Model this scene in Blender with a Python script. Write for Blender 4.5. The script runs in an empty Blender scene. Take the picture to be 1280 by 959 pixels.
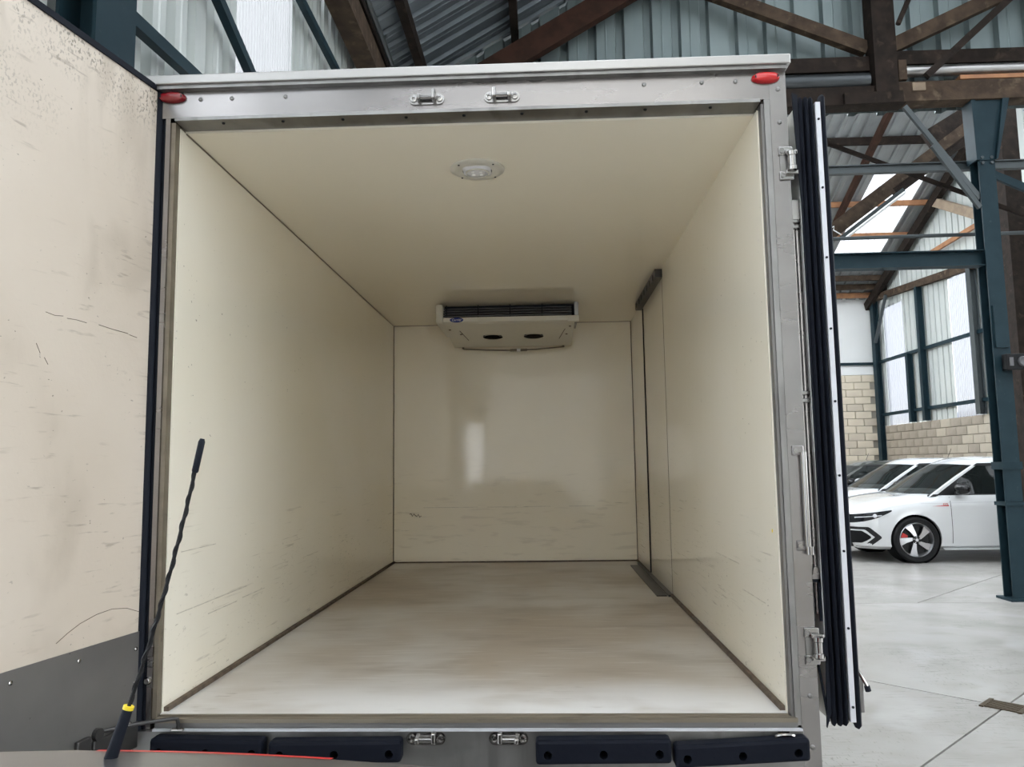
import bpy, bmesh, math, random
from mathutils import Vector, Matrix
random.seed(7)
S = bpy.context.scene
COL = S.collection
PI = math.pi

# ------------------------------------------------------------------ camera
F_PX, CAM = 969.6, Vector((0.2541, -2.5474, 1.4687))
yaw, pit, rol = .03986, .1062, -.01426
_F = Vector((-math.sin(yaw)*math.cos(pit), math.cos(yaw)*math.cos(pit), math.sin(pit)))
_R = Vector((math.cos(yaw), math.sin(yaw), 0)); _U = _R.cross(_F)
_R2 = math.cos(rol)*_R + math.sin(rol)*_U; _U2 = -math.sin(rol)*_R + math.cos(rol)*_U
cam = bpy.data.cameras.new('camera'); camo = bpy.data.objects.new('camera', cam); COL.objects.link(camo)
M = Matrix((_R2, _U2, -_F)).transposed().to_4x4(); M.translation = CAM
camo.matrix_world = M
cam.sensor_fit = 'HORIZONTAL'; cam.sensor_width = 36.0; cam.lens = F_PX/1280*36
cam.clip_start = 0.02; cam.clip_end = 300
S.camera = camo

# ------------------------------------------------------------------ world, exposure
w = bpy.data.worlds.new('overcast_sky'); S.world = w; w.use_nodes = True
nt = w.node_tree; bg = nt.nodes['Background']
bg.inputs[0].default_value = (0.935, 0.97, 1.0, 1); bg.inputs[1].default_value = 1.0
S.view_settings.view_transform = 'Standard'; S.view_settings.look = 'None'
S.view_settings.gamma = 1.0; S.view_settings.use_curve_mapping = False
S.view_settings.exposure = 3.0
S.cycles.use_denoising = True
S.cycles.max_bounces = 12; S.cycles.diffuse_bounces = 9; S.cycles.glossy_bounces = 5
S.cycles.transmission_bounces = 6; S.cycles.transparent_max_bounces = 10
S.cycles.sample_clamp_indirect = 8.0; S.cycles.caustics_reflective = False

# ------------------------------------------------------------------ materials
MATS = {}
def mat(name, col, rough=.5, metal=0., var=None, vscale=4., vstretch=(1, 1, 1), bump=0., bscale=30., bstretch=(1, 1, 1),
        spots=None, spec=.5, coat=0., space='Object', rvar=0.):
    """principled material; var: second colour mixed in by noise; spots: list of (colour, scale, stretch, lo, hi, amount)"""
    m = bpy.data.materials.new(name); m.use_nodes = True
    n, l = m.node_tree.nodes, m.node_tree.links
    b = n['Principled BSDF']
    b.inputs['Roughness'].default_value = rough; b.inputs['Metallic'].default_value = metal
    b.inputs['Specular IOR Level'].default_value = spec
    if coat: b.inputs['Coat Weight'].default_value = coat; b.inputs['Coat Roughness'].default_value = .04
    tc = n.new('ShaderNodeTexCoord')
    def coords(stretch):
        mp = n.new('ShaderNodeMapping'); mp.inputs['Scale'].default_value = stretch
        l.new(tc.outputs[space], mp.inputs['Vector']); return mp.outputs[0]
    def noise(scale, stretch, detail=5, dist=0.):
        t = n.new('ShaderNodeTexNoise'); t.inputs['Scale'].default_value = scale; t.inputs['Detail'].default_value = detail
        t.inputs['Distortion'].default_value = dist
        l.new(coords(stretch), t.inputs['Vector']); return t.outputs['Fac']
    c4 = lambda c: (c[0], c[1], c[2], 1)
    last = None
    def mix(fac, col2, prev):
        x = n.new('ShaderNodeMix'); x.data_type = 'RGBA'
        l.new(fac, x.inputs['Factor'])
        if prev is None: x.inputs['A'].default_value = c4(col)
        else: l.new(prev, x.inputs['A'])
        x.inputs['B'].default_value = c4(col2); return x.outputs['Result']
    def rng(fac, lo, hi, amt):
        r = n.new('ShaderNodeMapRange'); r.interpolation_type = 'SMOOTHSTEP'
        r.inputs['From Min'].default_value = lo; r.inputs['From Max'].default_value = hi; r.inputs['To Max'].default_value = amt
        l.new(fac, r.inputs['Value']); return r.outputs['Result']
    if var: last = mix(rng(noise(vscale, vstretch), .3, .7, 1.), var, last)
    for sp in (spots or []):
        fac = rng(noise(sp[1], sp[2], 6 if sp[1] > 8 else 3, .3), sp[3], sp[4], sp[5])
        if len(sp) > 7:      # patchy: gated by a broad noise
            mg = n.new('ShaderNodeMath'); mg.operation = 'MULTIPLY'; l.new(fac, mg.inputs[0]); l.new(rng(noise(sp[7], (1, 1, 1), 3, .5), .42, .62, 1.), mg.inputs[1]); fac = mg.outputs[0]
        if len(sp) > 6 and sp[6]:      # (axis, z0, z1): restrict to a band, fading from z0 to z1
            sx = n.new('ShaderNodeSeparateXYZ'); l.new(tc.outputs[space], sx.inputs[0])
            rr = rng(sx.outputs[sp[6][0]], sp[6][1], sp[6][2], 1.)
            mu = n.new('ShaderNodeMath'); mu.operation = 'MULTIPLY'; l.new(fac, mu.inputs[0]); l.new(rr, mu.inputs[1]); fac = mu.outputs[0]
        last = mix(fac, sp[0], last)
    if last is None: b.inputs['Base Color'].default_value = c4(col)
    else: l.new(last, b.inputs['Base Color'])
    if rvar:
        r = n.new('ShaderNodeMapRange'); r.inputs['From Min'].default_value = .3; r.inputs['From Max'].default_value = .7
        r.inputs['To Min'].default_value = max(.02, rough-rvar); r.inputs['To Max'].default_value = rough+rvar
        l.new(noise(vscale*1.7, vstretch), r.inputs['Value']); l.new(r.outputs[0], b.inputs['Roughness'])
    if bump:
        bp = n.new('ShaderNodeBump'); bp.inputs['Strength'].default_value = bump; bp.inputs['Distance'].default_value = .01
        l.new(noise(bscale, bstretch, 3), bp.inputs['Height']); l.new(bp.outputs[0], b.inputs['Normal'])
    MATS[name] = m; return m

def translucent(name, col, clear=.3):
    m = bpy.data.materials.new(name); m.use_nodes = True
    n, l = m.node_tree.nodes, m.node_tree.links; n.remove(n['Principled BSDF'])
    out = n['Material Output']
    t = n.new('ShaderNodeBsdfTranslucent'); t.inputs[0].default_value = (*col, 1)
    tr = n.new('ShaderNodeBsdfTransparent'); tr.inputs[0].default_value = (*[min(1, c*1.05) for c in col], 1)
    mx = n.new('ShaderNodeMixShader'); mx.inputs[0].default_value = clear
    l.new(t.outputs[0], mx.inputs[1]); l.new(tr.outputs[0], mx.inputs[2]); l.new(mx.outputs[0], out.inputs[0])
    MATS[name] = m; return m

def glass(name, col=(.75, .8, .8), alpha=.35):
    m = bpy.data.materials.new(name); m.use_nodes = True
    n, l = m.node_tree.nodes, m.node_tree.links
    b = n['Principled BSDF']; b.inputs['Base Color'].default_value = (.02, .025, .025, 1); b.inputs['Roughness'].default_value = .03
    tr = n.new('ShaderNodeBsdfTransparent'); tr.inputs[0].default_value = (*col, 1)
    mx = n.new('ShaderNodeMixShader'); mx.inputs[0].default_value = alpha
    l.new(b.outputs[0], mx.inputs[2]); l.new(tr.outputs[0], mx.inputs[1]); l.new(mx.outputs[0], n['Material Output'].inputs[0])
    MATS[name] = m; return m

CREAM = (.865, .82, .715)
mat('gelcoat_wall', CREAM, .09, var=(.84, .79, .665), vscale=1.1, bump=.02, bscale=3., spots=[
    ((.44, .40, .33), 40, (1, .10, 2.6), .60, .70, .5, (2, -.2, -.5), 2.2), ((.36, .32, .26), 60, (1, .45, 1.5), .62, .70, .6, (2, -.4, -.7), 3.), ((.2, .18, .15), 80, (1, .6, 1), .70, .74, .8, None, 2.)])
mat('gelcoat_ceiling', (.87, .82, .705), .02, var=(.85, .795, .675), vscale=1.0, bump=.004, bscale=2.)
mat('gelcoat_back', (.86, .805, .685), .07, spec=.36, var=(.83, .77, .65), vscale=1.3, bump=.06, bscale=5., spots=[
    ((.52, .47, .39), 9, (.5, 1, 3.), .56, .70, .28, (2, -.0, -.45)), ((.36, .32, .26), 40, (.15, 1, 2.), .66, .73, .4, (2, -.2, -.5), 2.)])
mat('door_panel', (.645, .572, .49), .42, var=(.605, .53, .445), vscale=1.6, bump=.05, bscale=60, spots=[
    ((.38, .32, .25), 9, (1, 1, .22), .48, .72, .55, (2, .40, .95)), ((.10, .085, .06), 120, (1, 1, .7), .53, .62, .8, (2, .45, .93), 3.5),
    ((.42, .36, .29), 3, (1, 1.2, .8), .55, .75, .45), ((.3, .25, .2), 24, (1, .3, 2.2), .60, .70, .6, None, 4.), ((.16, .14, .11), 70, (1, .8, 1.2), .68, .72, .8, None, 5.),
    ((.27, .22, .17), 22, (1, .3, 2.4), .50, .66, .7, (1, .42, .50), 5.)])
mat('truck_floor', (.57, .55, .52), .36, var=(.52, .485, .44), vscale=2.0, vstretch=(.8, 1.5, 1), bump=.03, bscale=60, bstretch=(.25, 1, 1), spots=[
    ((.40, .335, .265), 1.3, (.9, .6, 1), .36, .62, .9), ((.27, .22, .17), 3.4, (.5, 1.2, 1), .45, .78, .75), ((.66, .64, .61), 26, (.16, 1.6, 1), .52, .78, .5),
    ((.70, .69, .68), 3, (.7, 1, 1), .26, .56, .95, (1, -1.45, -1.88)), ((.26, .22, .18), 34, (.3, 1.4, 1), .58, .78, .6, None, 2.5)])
mat('scuff', (.36, .32, .26), .5, var=(.6, .56, .48), vscale=18)
mat('dark_steel', (.06, .058, .057), .4, .5)
mat('caulk', (.07, .05, .035), .7, var=(.14, .105, .075), vscale=20)
mat('stainless', (.32, .305, .30), .26, 1., var=(.28, .265, .26), vscale=3., vstretch=(.4, 2, 2), rvar=.04, bump=.01, bscale=4)
mat('stainless_dull', (.30, .295, .29), .42, 1., var=(.24, .235, .23), vscale=6., rvar=.08, spots=[((.16, .15, .15), 7, (2, 1, .3), .5, .75, .6)])
mat('polished', (.36, .35, .34), .2, 1.)
mat('aluminium', (.40, .39, .38), .36, .95)
mat('white_strip', (.62, .63, .67), .35, .3)
mat('kick_metal', (.22, .212, .206), .42, .6, var=(.165, .16, .156), vscale=2.2, rvar=.1, spots=[((.08, .075, .07), 60, (1, 1, 1), .72, .75, .6)])
mat('sill_metal', (.26, .225, .175), .45, .5, var=(.20, .17, .13), vscale=5, vstretch=(.4, 3, 3), spots=[((.12, .10, .08), 12, (.4, 2, 2), .62, .72, .6)])
mat('rubber', (.010, .012, .018), .6, bump=.05, bscale=40, spec=.12)
mat('rubber_buffer', (.005, .0065, .012), .6, spec=.12, bump=.08, bscale=60, spots=[((.06, .06, .06), 16, (.4, 2, 3), .66, .74, .6)])
mat('black_plastic', (.008, .008, .009), .5, spec=.2)
mat('grey_plastic', (.10, .10, .105), .45)
mat('evap_white', (.66, .64, .58), .32)
mat('evap_reveal', (.30, .28, .24), .4)
mat('fan_dark', (.008, .005, .004), .7, spec=.1)
mat('duct_dark', (.06, .066, .07), .35, .6)
mat('badge_blue', (.012, .03, .22), .25)
mat('white_paint', (.8, .8, .8), .35)
mat('lamp_rim', (.62, .60, .54), .3)
mat('lamp_lens', (.72, .72, .76), .12)
mat('marker_red', (.55, .012, .015), .12, coat=.6)
mat('marker_red_dark', (.22, .006, .012), .12, coat=.6)
mat('truck_white', (.68, .67, .64), .4)
mat('tyre', (.010, .010, .011), .7, spec=.25, bump=.1, bscale=50)
mat('rim_silver', (.55, .55, .57), .28, .9)
mat('rim_dark', (.010, .010, .011), .45, spec=.3)
mat('caliper_red', (.5, .012, .012), .35)
mat('car_white', (.64, .65, .66), .22, coat=.8)
mat('car_silver_white', (.66, .68, .70), .25, coat=.9)
mat('car_dark', (.05, .055, .05), .2, coat=.9)
mat('car_grey', (.13, .125, .13), .32, .6, coat=.35)
mat('mirror_black', (.005, .005, .006), .12, spec=.4)
mat('mirror_grey', (.40, .41, .43), .3)
mat('headlight', (.008, .009, .011), .08, spec=.4)
mat('interior_dark', (.008, .008, .009), .8, spec=.15)
mat('interior_light', (.22, .21, .20), .6)
mat('red_trim', (.45, .015, .02), .35)
mat('yellow_band', (.8, .6, .03), .45)
mat('concrete', (.40, .385, .365), .27, var=(.34, .325, .305), vscale=1.0, bump=.03, bscale=90, bstretch=(.3, 1, 1), spots=[
    ((.28, .265, .245), 2.2, (.8, 1.2, 1), .45, .75, .6), ((.20, .185, .17), 45, (.2, 1.2, 1), .54, .70, .6, None, 1.2), ((.16, .15, .135), 90, (1, .25, 1), .60, .70, .6, None, .9), ((.48, .47, .455), 1.4, (1, 1, 1), .5, .75, .5)])
mat('joint', (.07, .065, .06), .9)
mat('asphalt', (.18, .18, .175), .9, var=(.14, .14, .14), vscale=3)
mat('sheet_light', (.58, .61, .59), .45, .1, var=(.54, .575, .56), vscale=2)
mat('sheet_gable', (.235, .285, .285), .45, .2, var=(.205, .255, .26), vscale=1.5)
mat('sheet_roof', (.16, .185, .205), .42, .5, var=(.13, .15, .17), vscale=2.5)
mat('sheet_roof_wing', (.36, .375, .38), .45, .3, var=(.31, .325, .33), vscale=2.5)
mat('teal_steel', (.011, .027, .036), .5, 0., spec=.16, var=(.015, .034, .044), vscale=5, spots=[((.04, .06, .07), 30, (1, 1, 1), .66, .74, .4)])
mat('grey_steel', (.055, .066, .070), .45, .2)
mat('timber_dark', (.026, .018, .014), .85, spec=.2, var=(.014, .010, .008), vscale=8, vstretch=(1, 1, 1), bump=.3, bscale=30, spots=[((.07, .05, .035), 9, (1, 1, 1), .58, .75, .6)])
mat('timber', (.085, .058, .040), .85, spec=.2, var=(.045, .031, .022), vscale=7, bump=.3, bscale=30, spots=[((.17, .13, .09), 8, (1, 1, 1), .56, .75, .6)])
mat('timber_red', (.060, .028, .019), .8, spec=.2, var=(.034, .018, .013), vscale=7, bump=.2, bscale=30)
mat('timber_orange', (.42, .20, .09), .7, var=(.30, .14, .07), vscale=6)
mat('timber_pale', (.32, .245, .17), .75, var=(.24, .18, .13), vscale=6)
mat('white_board', (.86, .87, .86), .5, var=(.83, .84, .83), vscale=1)
mat('block', (.72, .64, .51), .85, var=(.66, .58, .46), vscale=3, bump=.3, bscale=45)
mat('block_b', (.62, .55, .44), .85, var=(.56, .49, .40), vscale=4, bump=.3, bscale=45)
mat('block_stained', (.36, .31, .25), .85, var=(.27, .235, .19), vscale=3, bump=.3, bscale=45)
mat('block_mid', (.46, .405, .325), .85, var=(.41, .36, .29), vscale=3, bump=.3, bscale=45)
mat('mortar', (.36, .33, .28), .95)
mat('container_blue', (.16, .26, .55), .5)
mat('tube_white', (.75, .75, .75), .4)
mat('drain_iron', (.09, .068, .045), .6, .5)
translucent('grp_sheet', (.25, .255, .262), .14); translucent('grp_rear_added', (.66, .65, .62), .03); translucent('grp_clear_added', (.80, .82, .84), .30)  # rear and clear sheets serve unseen panels added to bring in light
glass('car_glass', alpha=.55); glass('car_glass_dark', (.10, .11, .11), .6)

# ------------------------------------------------------------------ mesh helpers
class MB:
    def __init__(s): s.v = []; s.f = []
    def add(s, vs, fs):
        o = len(s.v); s.v += [Vector(p) for p in vs]; s.f += [[i+o for i in f] for f in fs]; return s
    def box(s, a, b):
        x0, y0, z0 = a; x1, y1, z1 = b
        return s.add([(x0, y0, z0), (x1, y0, z0), (x1, y1, z0), (x0, y1, z0), (x0, y0, z1), (x1, y0, z1), (x1, y1, z1), (x0, y1, z1)],
                     [(0, 3, 2, 1), (4, 5, 6, 7), (0, 1, 5, 4), (1, 2, 6, 5), (2, 3, 7, 6), (3, 0, 4, 7)])
    def cbox(s, a, b, c):   # chamfered box
        x0, y0, z0 = a; x1, y1, z1 = b
        bm = bmesh.new(); bmesh.ops.create_cube(bm, size=1)
        for v in bm.verts: v.co = Vector(((x0+x1)/2+v.co.x*(x1-x0), (y0+y1)/2+v.co.y*(y1-y0), (z0+z1)/2+v.co.z*(z1-z0)))
        bmesh.ops.bevel(bm, geom=bm.edges[:], offset=c, segments=2, affect='EDGES', profile=.5)
        bm.verts.index_update()
        s.add([v.co.copy() for v in bm.verts], [[v.index for v in f.verts] for f in bm.faces]); bm.free(); return s
    def beam(s, a, b, wd, ht, up=(0, 0, 1), ends=True):   # rectangular bar a->b; wd sideways, ht along up
        a, b = Vector(a), Vector(b); d = (b-a).normalized(); r = d.cross(Vector(up)).normalized(); u = r.cross(d)
        vs = []
        for p in (a, b):
            for sx, sz in ((-1, -1), (1, -1), (1, 1), (-1, 1)): vs.append(p+r*sx*wd/2+u*sz*ht/2)
        return s.add(vs, [(3, 2, 1, 0), (4, 5, 6, 7), (0, 1, 5, 4), (1, 2, 6, 5), (2, 3, 7, 6), (3, 0, 4, 7)])
    def ibeam(s, a, b, wd, ht, up=(0, 0, 1), t=.012):
        a, b = Vector(a), Vector(b); d = (b-a).normalized(); r = d.cross(Vector(up)).normalized(); u = r.cross(d)
        s.beam(a+u*(ht/2-t/2), b+u*(ht/2-t/2), wd, t, up); s.beam(a-u*(ht/2-t/2), b-u*(ht/2-t/2), wd, t, up)
        return s.beam(a, b, t, ht-2*t, up)
    def tube(s, pts, rad, n=10, cap=True):
        pts = [Vector(p) for p in pts]; rads = rad if isinstance(rad, (list, tuple)) else [rad]*len(pts)
        o = len(s.v); prev = None
        for i, p in enumerate(pts):
            d = (pts[min(i+1, len(pts)-1)]-pts[max(i-1, 0)]).normalized()
            if prev is None: r = d.orthogonal().normalized()
            else: r = (prev-d*prev.dot(d)).normalized()
            prev = r; u = d.cross(r)
            for k in range(n):
                a = 2*PI*k/n; s.v.append(p+(r*math.cos(a)+u*math.sin(a))*rads[i])
        for i in range(len(pts)-1):
            for k in range(n):
                k2 = (k+1) % n; s.f.append([o+i*n+k, o+i*n+k2, o+(i+1)*n+k2, o+(i+1)*n+k])
        if cap: s.f.append([o+k for k in range(n)][::-1]); s.f.append([o+(len(pts)-1)*n+k for k in range(n)])
        return s
    def lathe(s, prof, origin, axis, n=24, cap=True):   # prof: (radius, height along axis)
        a = Vector(axis).normalized(); r = a.orthogonal().normalized(); u = a.cross(r); o = len(s.v); c = Vector(origin)
        for (rad, h) in prof:
            for k in range(n):
                t = 2*PI*k/n; s.v.append(c+a*h+(r*math.cos(t)+u*math.sin(t))*rad)
        for i in range(len(prof)-1):
            for k in range(n):
                k2 = (k+1) % n; s.f.append([o+i*n+k, o+i*n+k2, o+(i+1)*n+k2, o+(i+1)*n+k])
        if cap: s.f.append([o+k for k in range(n)][::-1]); s.f.append([o+(len(prof)-1)*n+k for k in range(n)])
        return s
    def prism(s, poly, vec):   # planar polygon (3-D points) extruded along vec
        vec = Vector(vec); n = len(poly); o = len(s.v); P = [Vector(p) for p in poly]
        s.v += P+[p+vec for p in P]
        s.f.append([o+i for i in range(n)][::-1]); s.f.append([o+n+i for i in range(n)])
        for i in range(n): j = (i+1) % n; s.f.append([o+i, o+j, o+n+j, o+n+i])
        return s
    def mesh(s, name, m, smooth=False, angle=35):
        me = bpy.data.meshes.new(name); me.from_pydata(s.v, [], s.f); 
        bm = bmesh.new(); bm.from_mesh(me); bmesh.ops.recalc_face_normals(bm, faces=bm.faces[:]); bm.to_mesh(me); bm.free()
        if m: me.materials.append(MATS[m])
        if smooth:
            me.polygons.foreach_set('use_smooth', [True]*len(me.polygons))
            try: me.set_sharp_from_angle(angle=math.radians(angle))
            except Exception: pass
        me.update(); return me
    def build(s, name, m, parent=None, smooth=False, angle=35, origin=None):
        """links the collected geometry as ONE object; its origin sits at the middle of its bounding box"""
        if origin is None:
            xs = [p.x for p in s.v]; ys = [p.y for p in s.v]; zs = [p.z for p in s.v]
            origin = Vector(((min(xs)+max(xs))/2, (min(ys)+max(ys))/2, (min(zs)+max(zs))/2))
        s.v = [p-Vector(origin) for p in s.v]
        o = bpy.data.objects.new(name, s.mesh(name, m, smooth, angle)); COL.objects.link(o)
        o.location = origin
        if parent: adopt(o, parent)
        return o
def wpos(o):
    p = Vector(o.location)
    while o.parent: o = o.parent; p = p+Vector(o.location)
    return p
def adopt(o, parent):      # parents carry no rotation at build time
    o.parent = parent; o.location = Vector(o.location)-wpos(parent)
def tag(o, label=None, cat=None, group=None, kind=None):
    if label: o['label'] = label
    if cat: o['category'] = cat
    if group: o['group'] = group
    if kind: o['kind'] = kind
    return o
def empty(name, loc=(0, 0, 0), parent=None):
    o = bpy.data.objects.new(name, None); o.empty_display_size = .2; COL.objects.link(o); o.location = loc
    if parent: adopt(o, parent)
    return o
def link_mesh(name, me, loc, parent=None, rot=None):
    o = bpy.data.objects.new(name, me); COL.objects.link(o); o.location = loc
    if rot is not None: o.rotation_euler = rot
    if parent: adopt(o, parent)
    return o
def text_mesh(txt, size, m, name, extrude=.0005, shear=0.):
    cu = bpy.data.curves.new(name, 'FONT'); cu.body = txt; cu.size = size; cu.extrude = extrude; cu.shear = shear
    cu.align_x = 'CENTER'; cu.align_y = 'CENTER'
    to = bpy.data.objects.new(name, cu); COL.objects.link(to)
    bpy.context.view_layer.update()
    me = bpy.data.meshes.new_from_object(to.evaluated_get(bpy.context.evaluated_depsgraph_get()))
    bpy.data.objects.remove(to); bpy.data.curves.remove(cu)
    me.materials.clear(); me.materials.append(MATS[m]); return me

# ------------------------------------------------------------------ profiled sheets
def sheet_mesh(name, width, height, pitch, trough, depth, m, top=None, minor=True):
    """ribbed sheet: x 0..width, z 0..height, ribs recede towards +y; top(x) gives the upper edge"""
    xs = [(0, 0)]; sl = min(.02, trough*.3); k = 0; x = 0
    while True:
        c = pitch*(k+.5)
        if c-trough/2-sl > width: break
        if minor:
            for q in (.25, ):
                cm = c-pitch/2+ (pitch-trough)*0.0
                for dx, dy in ((-.012, 0), (0, -.005), (.012, 0)):
                    xs.append((cm+pitch*.0+dx, dy)) if cm > .02 else None
        xs += [(c-trough/2-sl, 0), (c-trough/2, depth), (c+trough/2, depth), (c+trough/2+sl, 0)]; k += 1
    xs = sorted([p for p in xs if 0 <= p[0] <= width])
    if xs[-1][0] < width: xs.append((width, xs[-1][1]))
    vs, fs = [], []
    for (x, y) in xs:
        h = top(x) if top else height
        vs += [(x, y, 0), (x, y, h)]
    for i in range(len(xs)-1): fs.append((2*i, 2*i+2, 2*i+3, 2*i+1))
    b = MB(); b.add(vs, fs)
    me = bpy.data.meshes.new(name); me.from_pydata(b.v, [], b.f); me.materials.append(MATS[m]); me.update(); return me
def place(name, me, origin, ex, ez, parent):
    ex, ez = Vector(ex).normalized(), Vector(ez).normalized(); ey = ez.cross(ex)
    R = Matrix((ex, ey, ez)).transposed()
    return link_mesh(name, me, origin, parent, R.to_euler())

XL, XR, YB, YG, YF = -1.6, 9.6, -8.2, 6.15, 19.4
XC = 4.12; SL = .58; ZE = 5.75
def zmain(x): return ZE+SL*(x-XL) if x <= XC else ZE+SL*(2*XC-x-XL)
WSL = .42
def zwing(y): return 6.0+WSL*(YF-y)
YRW = 10.5                                   # ridge of the cross wing

# ------------------------------------------------------------------ floor
ground = MB().box((-60, -70, -.4), (70, 70, -.06)).build('ground', 'asphalt'); tag(ground, kind='structure', label='grey tarmac yard outside the hall')
floor = MB().box((XL-.2, YB, -.2), (XR+.2, YF+.2, -.015)).build('floor', 'joint'); tag(floor, kind='structure', label='polished grey concrete floor of the warehouse')
DRN = (2.975, 2.375)
def slab(poly):
    g = .006; cx = sum(p[0] for p in poly)/len(poly); cy = sum(p[1] for p in poly)/len(poly)
    # inset polygon by g
    n = len(poly); out = []
    area = sum(poly[i][0]*poly[(i+1) % n][1]-poly[(i+1) % n][0]*poly[i][1] for i in range(n))
    if area < 0: poly = poly[::-1]
    for i in range(n):
        p0, p1, p2 = Vector(poly[i-1]), Vector(poly[i]), Vector(poly[(i+1) % n])
        d1, d2 = (p1-p0).normalized(), (p2-p1).normalized()
        n1, n2 = Vector((-d1.y, d1.x)), Vector((-d2.y, d2.x)); bis = n1+n2
        out.append(p1+bis*(g/max(.2, bis.dot(n1))))
    MB().prism([(p.x, p.y, -.03) for p in out], (0, 0, .03)).build('floor_slab', 'concrete', floor)
h = 3.475; c0, c1, c2, c3 = (DRN[0]-h, DRN[1]-h), (DRN[0]+h, DRN[1]-h), (DRN[0]+h, DRN[1]+h), (DRN[0]-h, DRN[1]+h)
for a, b in ((c0, c1), (c1, c2), (c2, c3), (c3, c0)): slab([DRN, a, b])
y0, y1 = c0[1], c2[1]
slab([(XL, y0), (c0[0], y0), (c0[0], y1), (XL, y1)]); slab([(c2[0], y0), (XR, y0), (XR, y1), (c2[0], y1)])
slab([(4.09, y1), (XR, y1), (XR, y1+XR-4.09)]); slab([(XL, y1), (4.09, y1), (XR, y1+XR-4.09), (XR, 12.8), (XL, 12.8)])
slab([(XL, 12.8), (4.09, 12.8), (4.09, YF), (XL, YF)]); slab([(4.09, 12.8), (XR, 12.8), (XR, YF), (4.09, YF)])
for ya, yb in ((-7.05, y0), (YB, -7.05)):
    slab([(XL, ya), (DRN[0], ya), (DRN[0], yb), (XL, yb)]); slab([(DRN[0], ya), (XR, ya), (XR, yb), (DRN[0], yb)])
dr = MB()
R45 = lambda u, v: (DRN[0]+(u-v)*.7071, DRN[1]+(u+v)*.7071)
for k in range(6):
    u = -.075+k*.03; dr.prism([(*R45(u-.009, -.09), .001), (*R45(u+.009, -.09), .001), (*R45(u+.009, .09), .001), (*R45(u-.009, .09), .001)], (0, 0, .006))
for s in (-1, 1): dr.prism([(*R45(-.1, s*.1-.012), .001), (*R45(.1, s*.1-.012), .001), (*R45(.1, s*.1+.012), .001), (*R45(-.1, s*.1+.012), .001)], (0, 0, .008))
tag(dr.build('floor_drain', 'drain_iron'), 'rusty iron floor drain grate set where the diagonal floor joints cross', 'drain')

# ------------------------------------------------------------------ left wall (ribbed cladding, one clear strip beside the truck)
wl = tag(empty('wall_left', (XL, 3, 0)), kind='structure', label='pale ribbed metal cladding wall left of the truck')
HL = zmain(XL)+.1; PL = .225
msh_l = sheet_mesh('cladding_sheet', .9, HL, PL, .06, .06, 'sheet_light')
msh_lt = sheet_mesh('clear_sheet', 1.04, HL, .05, .015, .012, 'grp_sheet', minor=False)
msh_lc = sheet_mesh('clear_sheet', 1.04, HL, .05, .015, .012, 'grp_clear_added', minor=False)
y = YB
clear_at = [1.92, -2.3, -4.2, -6.1]  # strips behind the camera are unseen, added to let in more light
segs = sorted(clear_at); cur = YB
for cl in segs+[YF]:
    while cur < cl-1e-3:
        wdt = min(.9, cl-cur)
        me = msh_l if abs(wdt-.9) < 1e-6 else sheet_mesh('cladding_sheet', wdt, HL, PL, .06, .06, 'sheet_light')
        place('cladding_sheet', me, (XL, cur, 0), (0, 1, 0), (0, 0, 1), wl); cur += wdt
    if cl in clear_at: place('clear_sheet', msh_lt if cl > 0 else msh_lc, (XL, cl, 0), (0, 1, 0), (0, 0, 1), wl); cur = cl+1.04
def hcol(x, y, z1, parent, name='column', wx=.16, wy=.28, m='teal_steel', z0=0.):
    b = MB(); t = .014
    b.box((x-wx/2, y-wy/2, z0), (x-wx/2+t, y+wy/2, z1)); b.box((x+wx/2-t, y-wy/2, z0), (x+wx/2, y+wy/2, z1)); b.box((x-wx/2+t, y-t/2, z0), (x+wx/2-t, y+t/2, z1))
    return b.build(name, m, parent)
hcol(-1.49, .30, HL-.2, wl)
hcol(-1.49, -5.0, HL-.2, wl)
for a, b in (((-1.52, -.35, 3.36), (-1.52, 2.6, 3.62)), ((-1.52, 1.0, 4.255), (-1.52, 2.75, 3.63)), ((-1.52, 2.2, 5.01), (-1.52, 4.9, 4.955))):
    m = MB().beam(a, b, .05, .065); m.build('wall_brace', 'teal_steel', wl)
for a, b in (((-1.53, YB, 1.6), (-1.53, YF, 1.6)),): MB().beam(a, b, .05, .08).build('wall_girt', 'teal_steel', wl)
# timber wall plate and eaves purlin
MB().beam((-1.42, YB, 5.50), (-1.42, YG, 5.50), .20, .24).build('wall_plate', 'timber', wl)
MB().beam((-1.36, YB, 5.74), (-1.36, YG, 5.74), .08, .12).build('eaves_purlin', 'timber_dark', wl)
MB().tube([(-1.26, YB, 5.66), (-1.26, YG-.1, 5.66)], .03, 8).build('conduit_pipe', 'grey_steel', wl)

# ------------------------------------------------------------------ main roof
ceil = tag(empty('ceiling', (XC, -3, 0)), kind='structure', label='ribbed metal roof over the main hall')
SLEN = (XC-XL)*math.sqrt(1+SL*SL)+.15
ez_l, ez_r = Vector((1, 0, SL)).normalized(), Vector((-1, 0, SL)).normalized()
ms_r = sheet_mesh('roof_sheet', 1.0, SLEN, .25, .07, .04, 'sheet_roof'); ms_c = sheet_mesh('skylight_sheet', 1.0, SLEN, .12, .04, .03, 'grp_clear_added')
y = YB; k = 0
while y < YG+.1:
    sky = (k % 2 == 1) and y < 3.2  # unseen skylights added here, closely spaced to brighten the hall and truck
    place('skylight_sheet' if sky else 'roof_sheet', ms_c if sky else ms_r, (XL-.1, y, zmain(XL)-.06), (0, 1, 0), ez_l, ceil)
    place('skylight_sheet' if sky else 'roof_sheet', ms_c if sky else ms_r, (2*XC-XL+.1, y+1.0, zmain(XL)-.06), (0, -1, 0), ez_r, ceil)
    y += 1.0; k += 1
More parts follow.
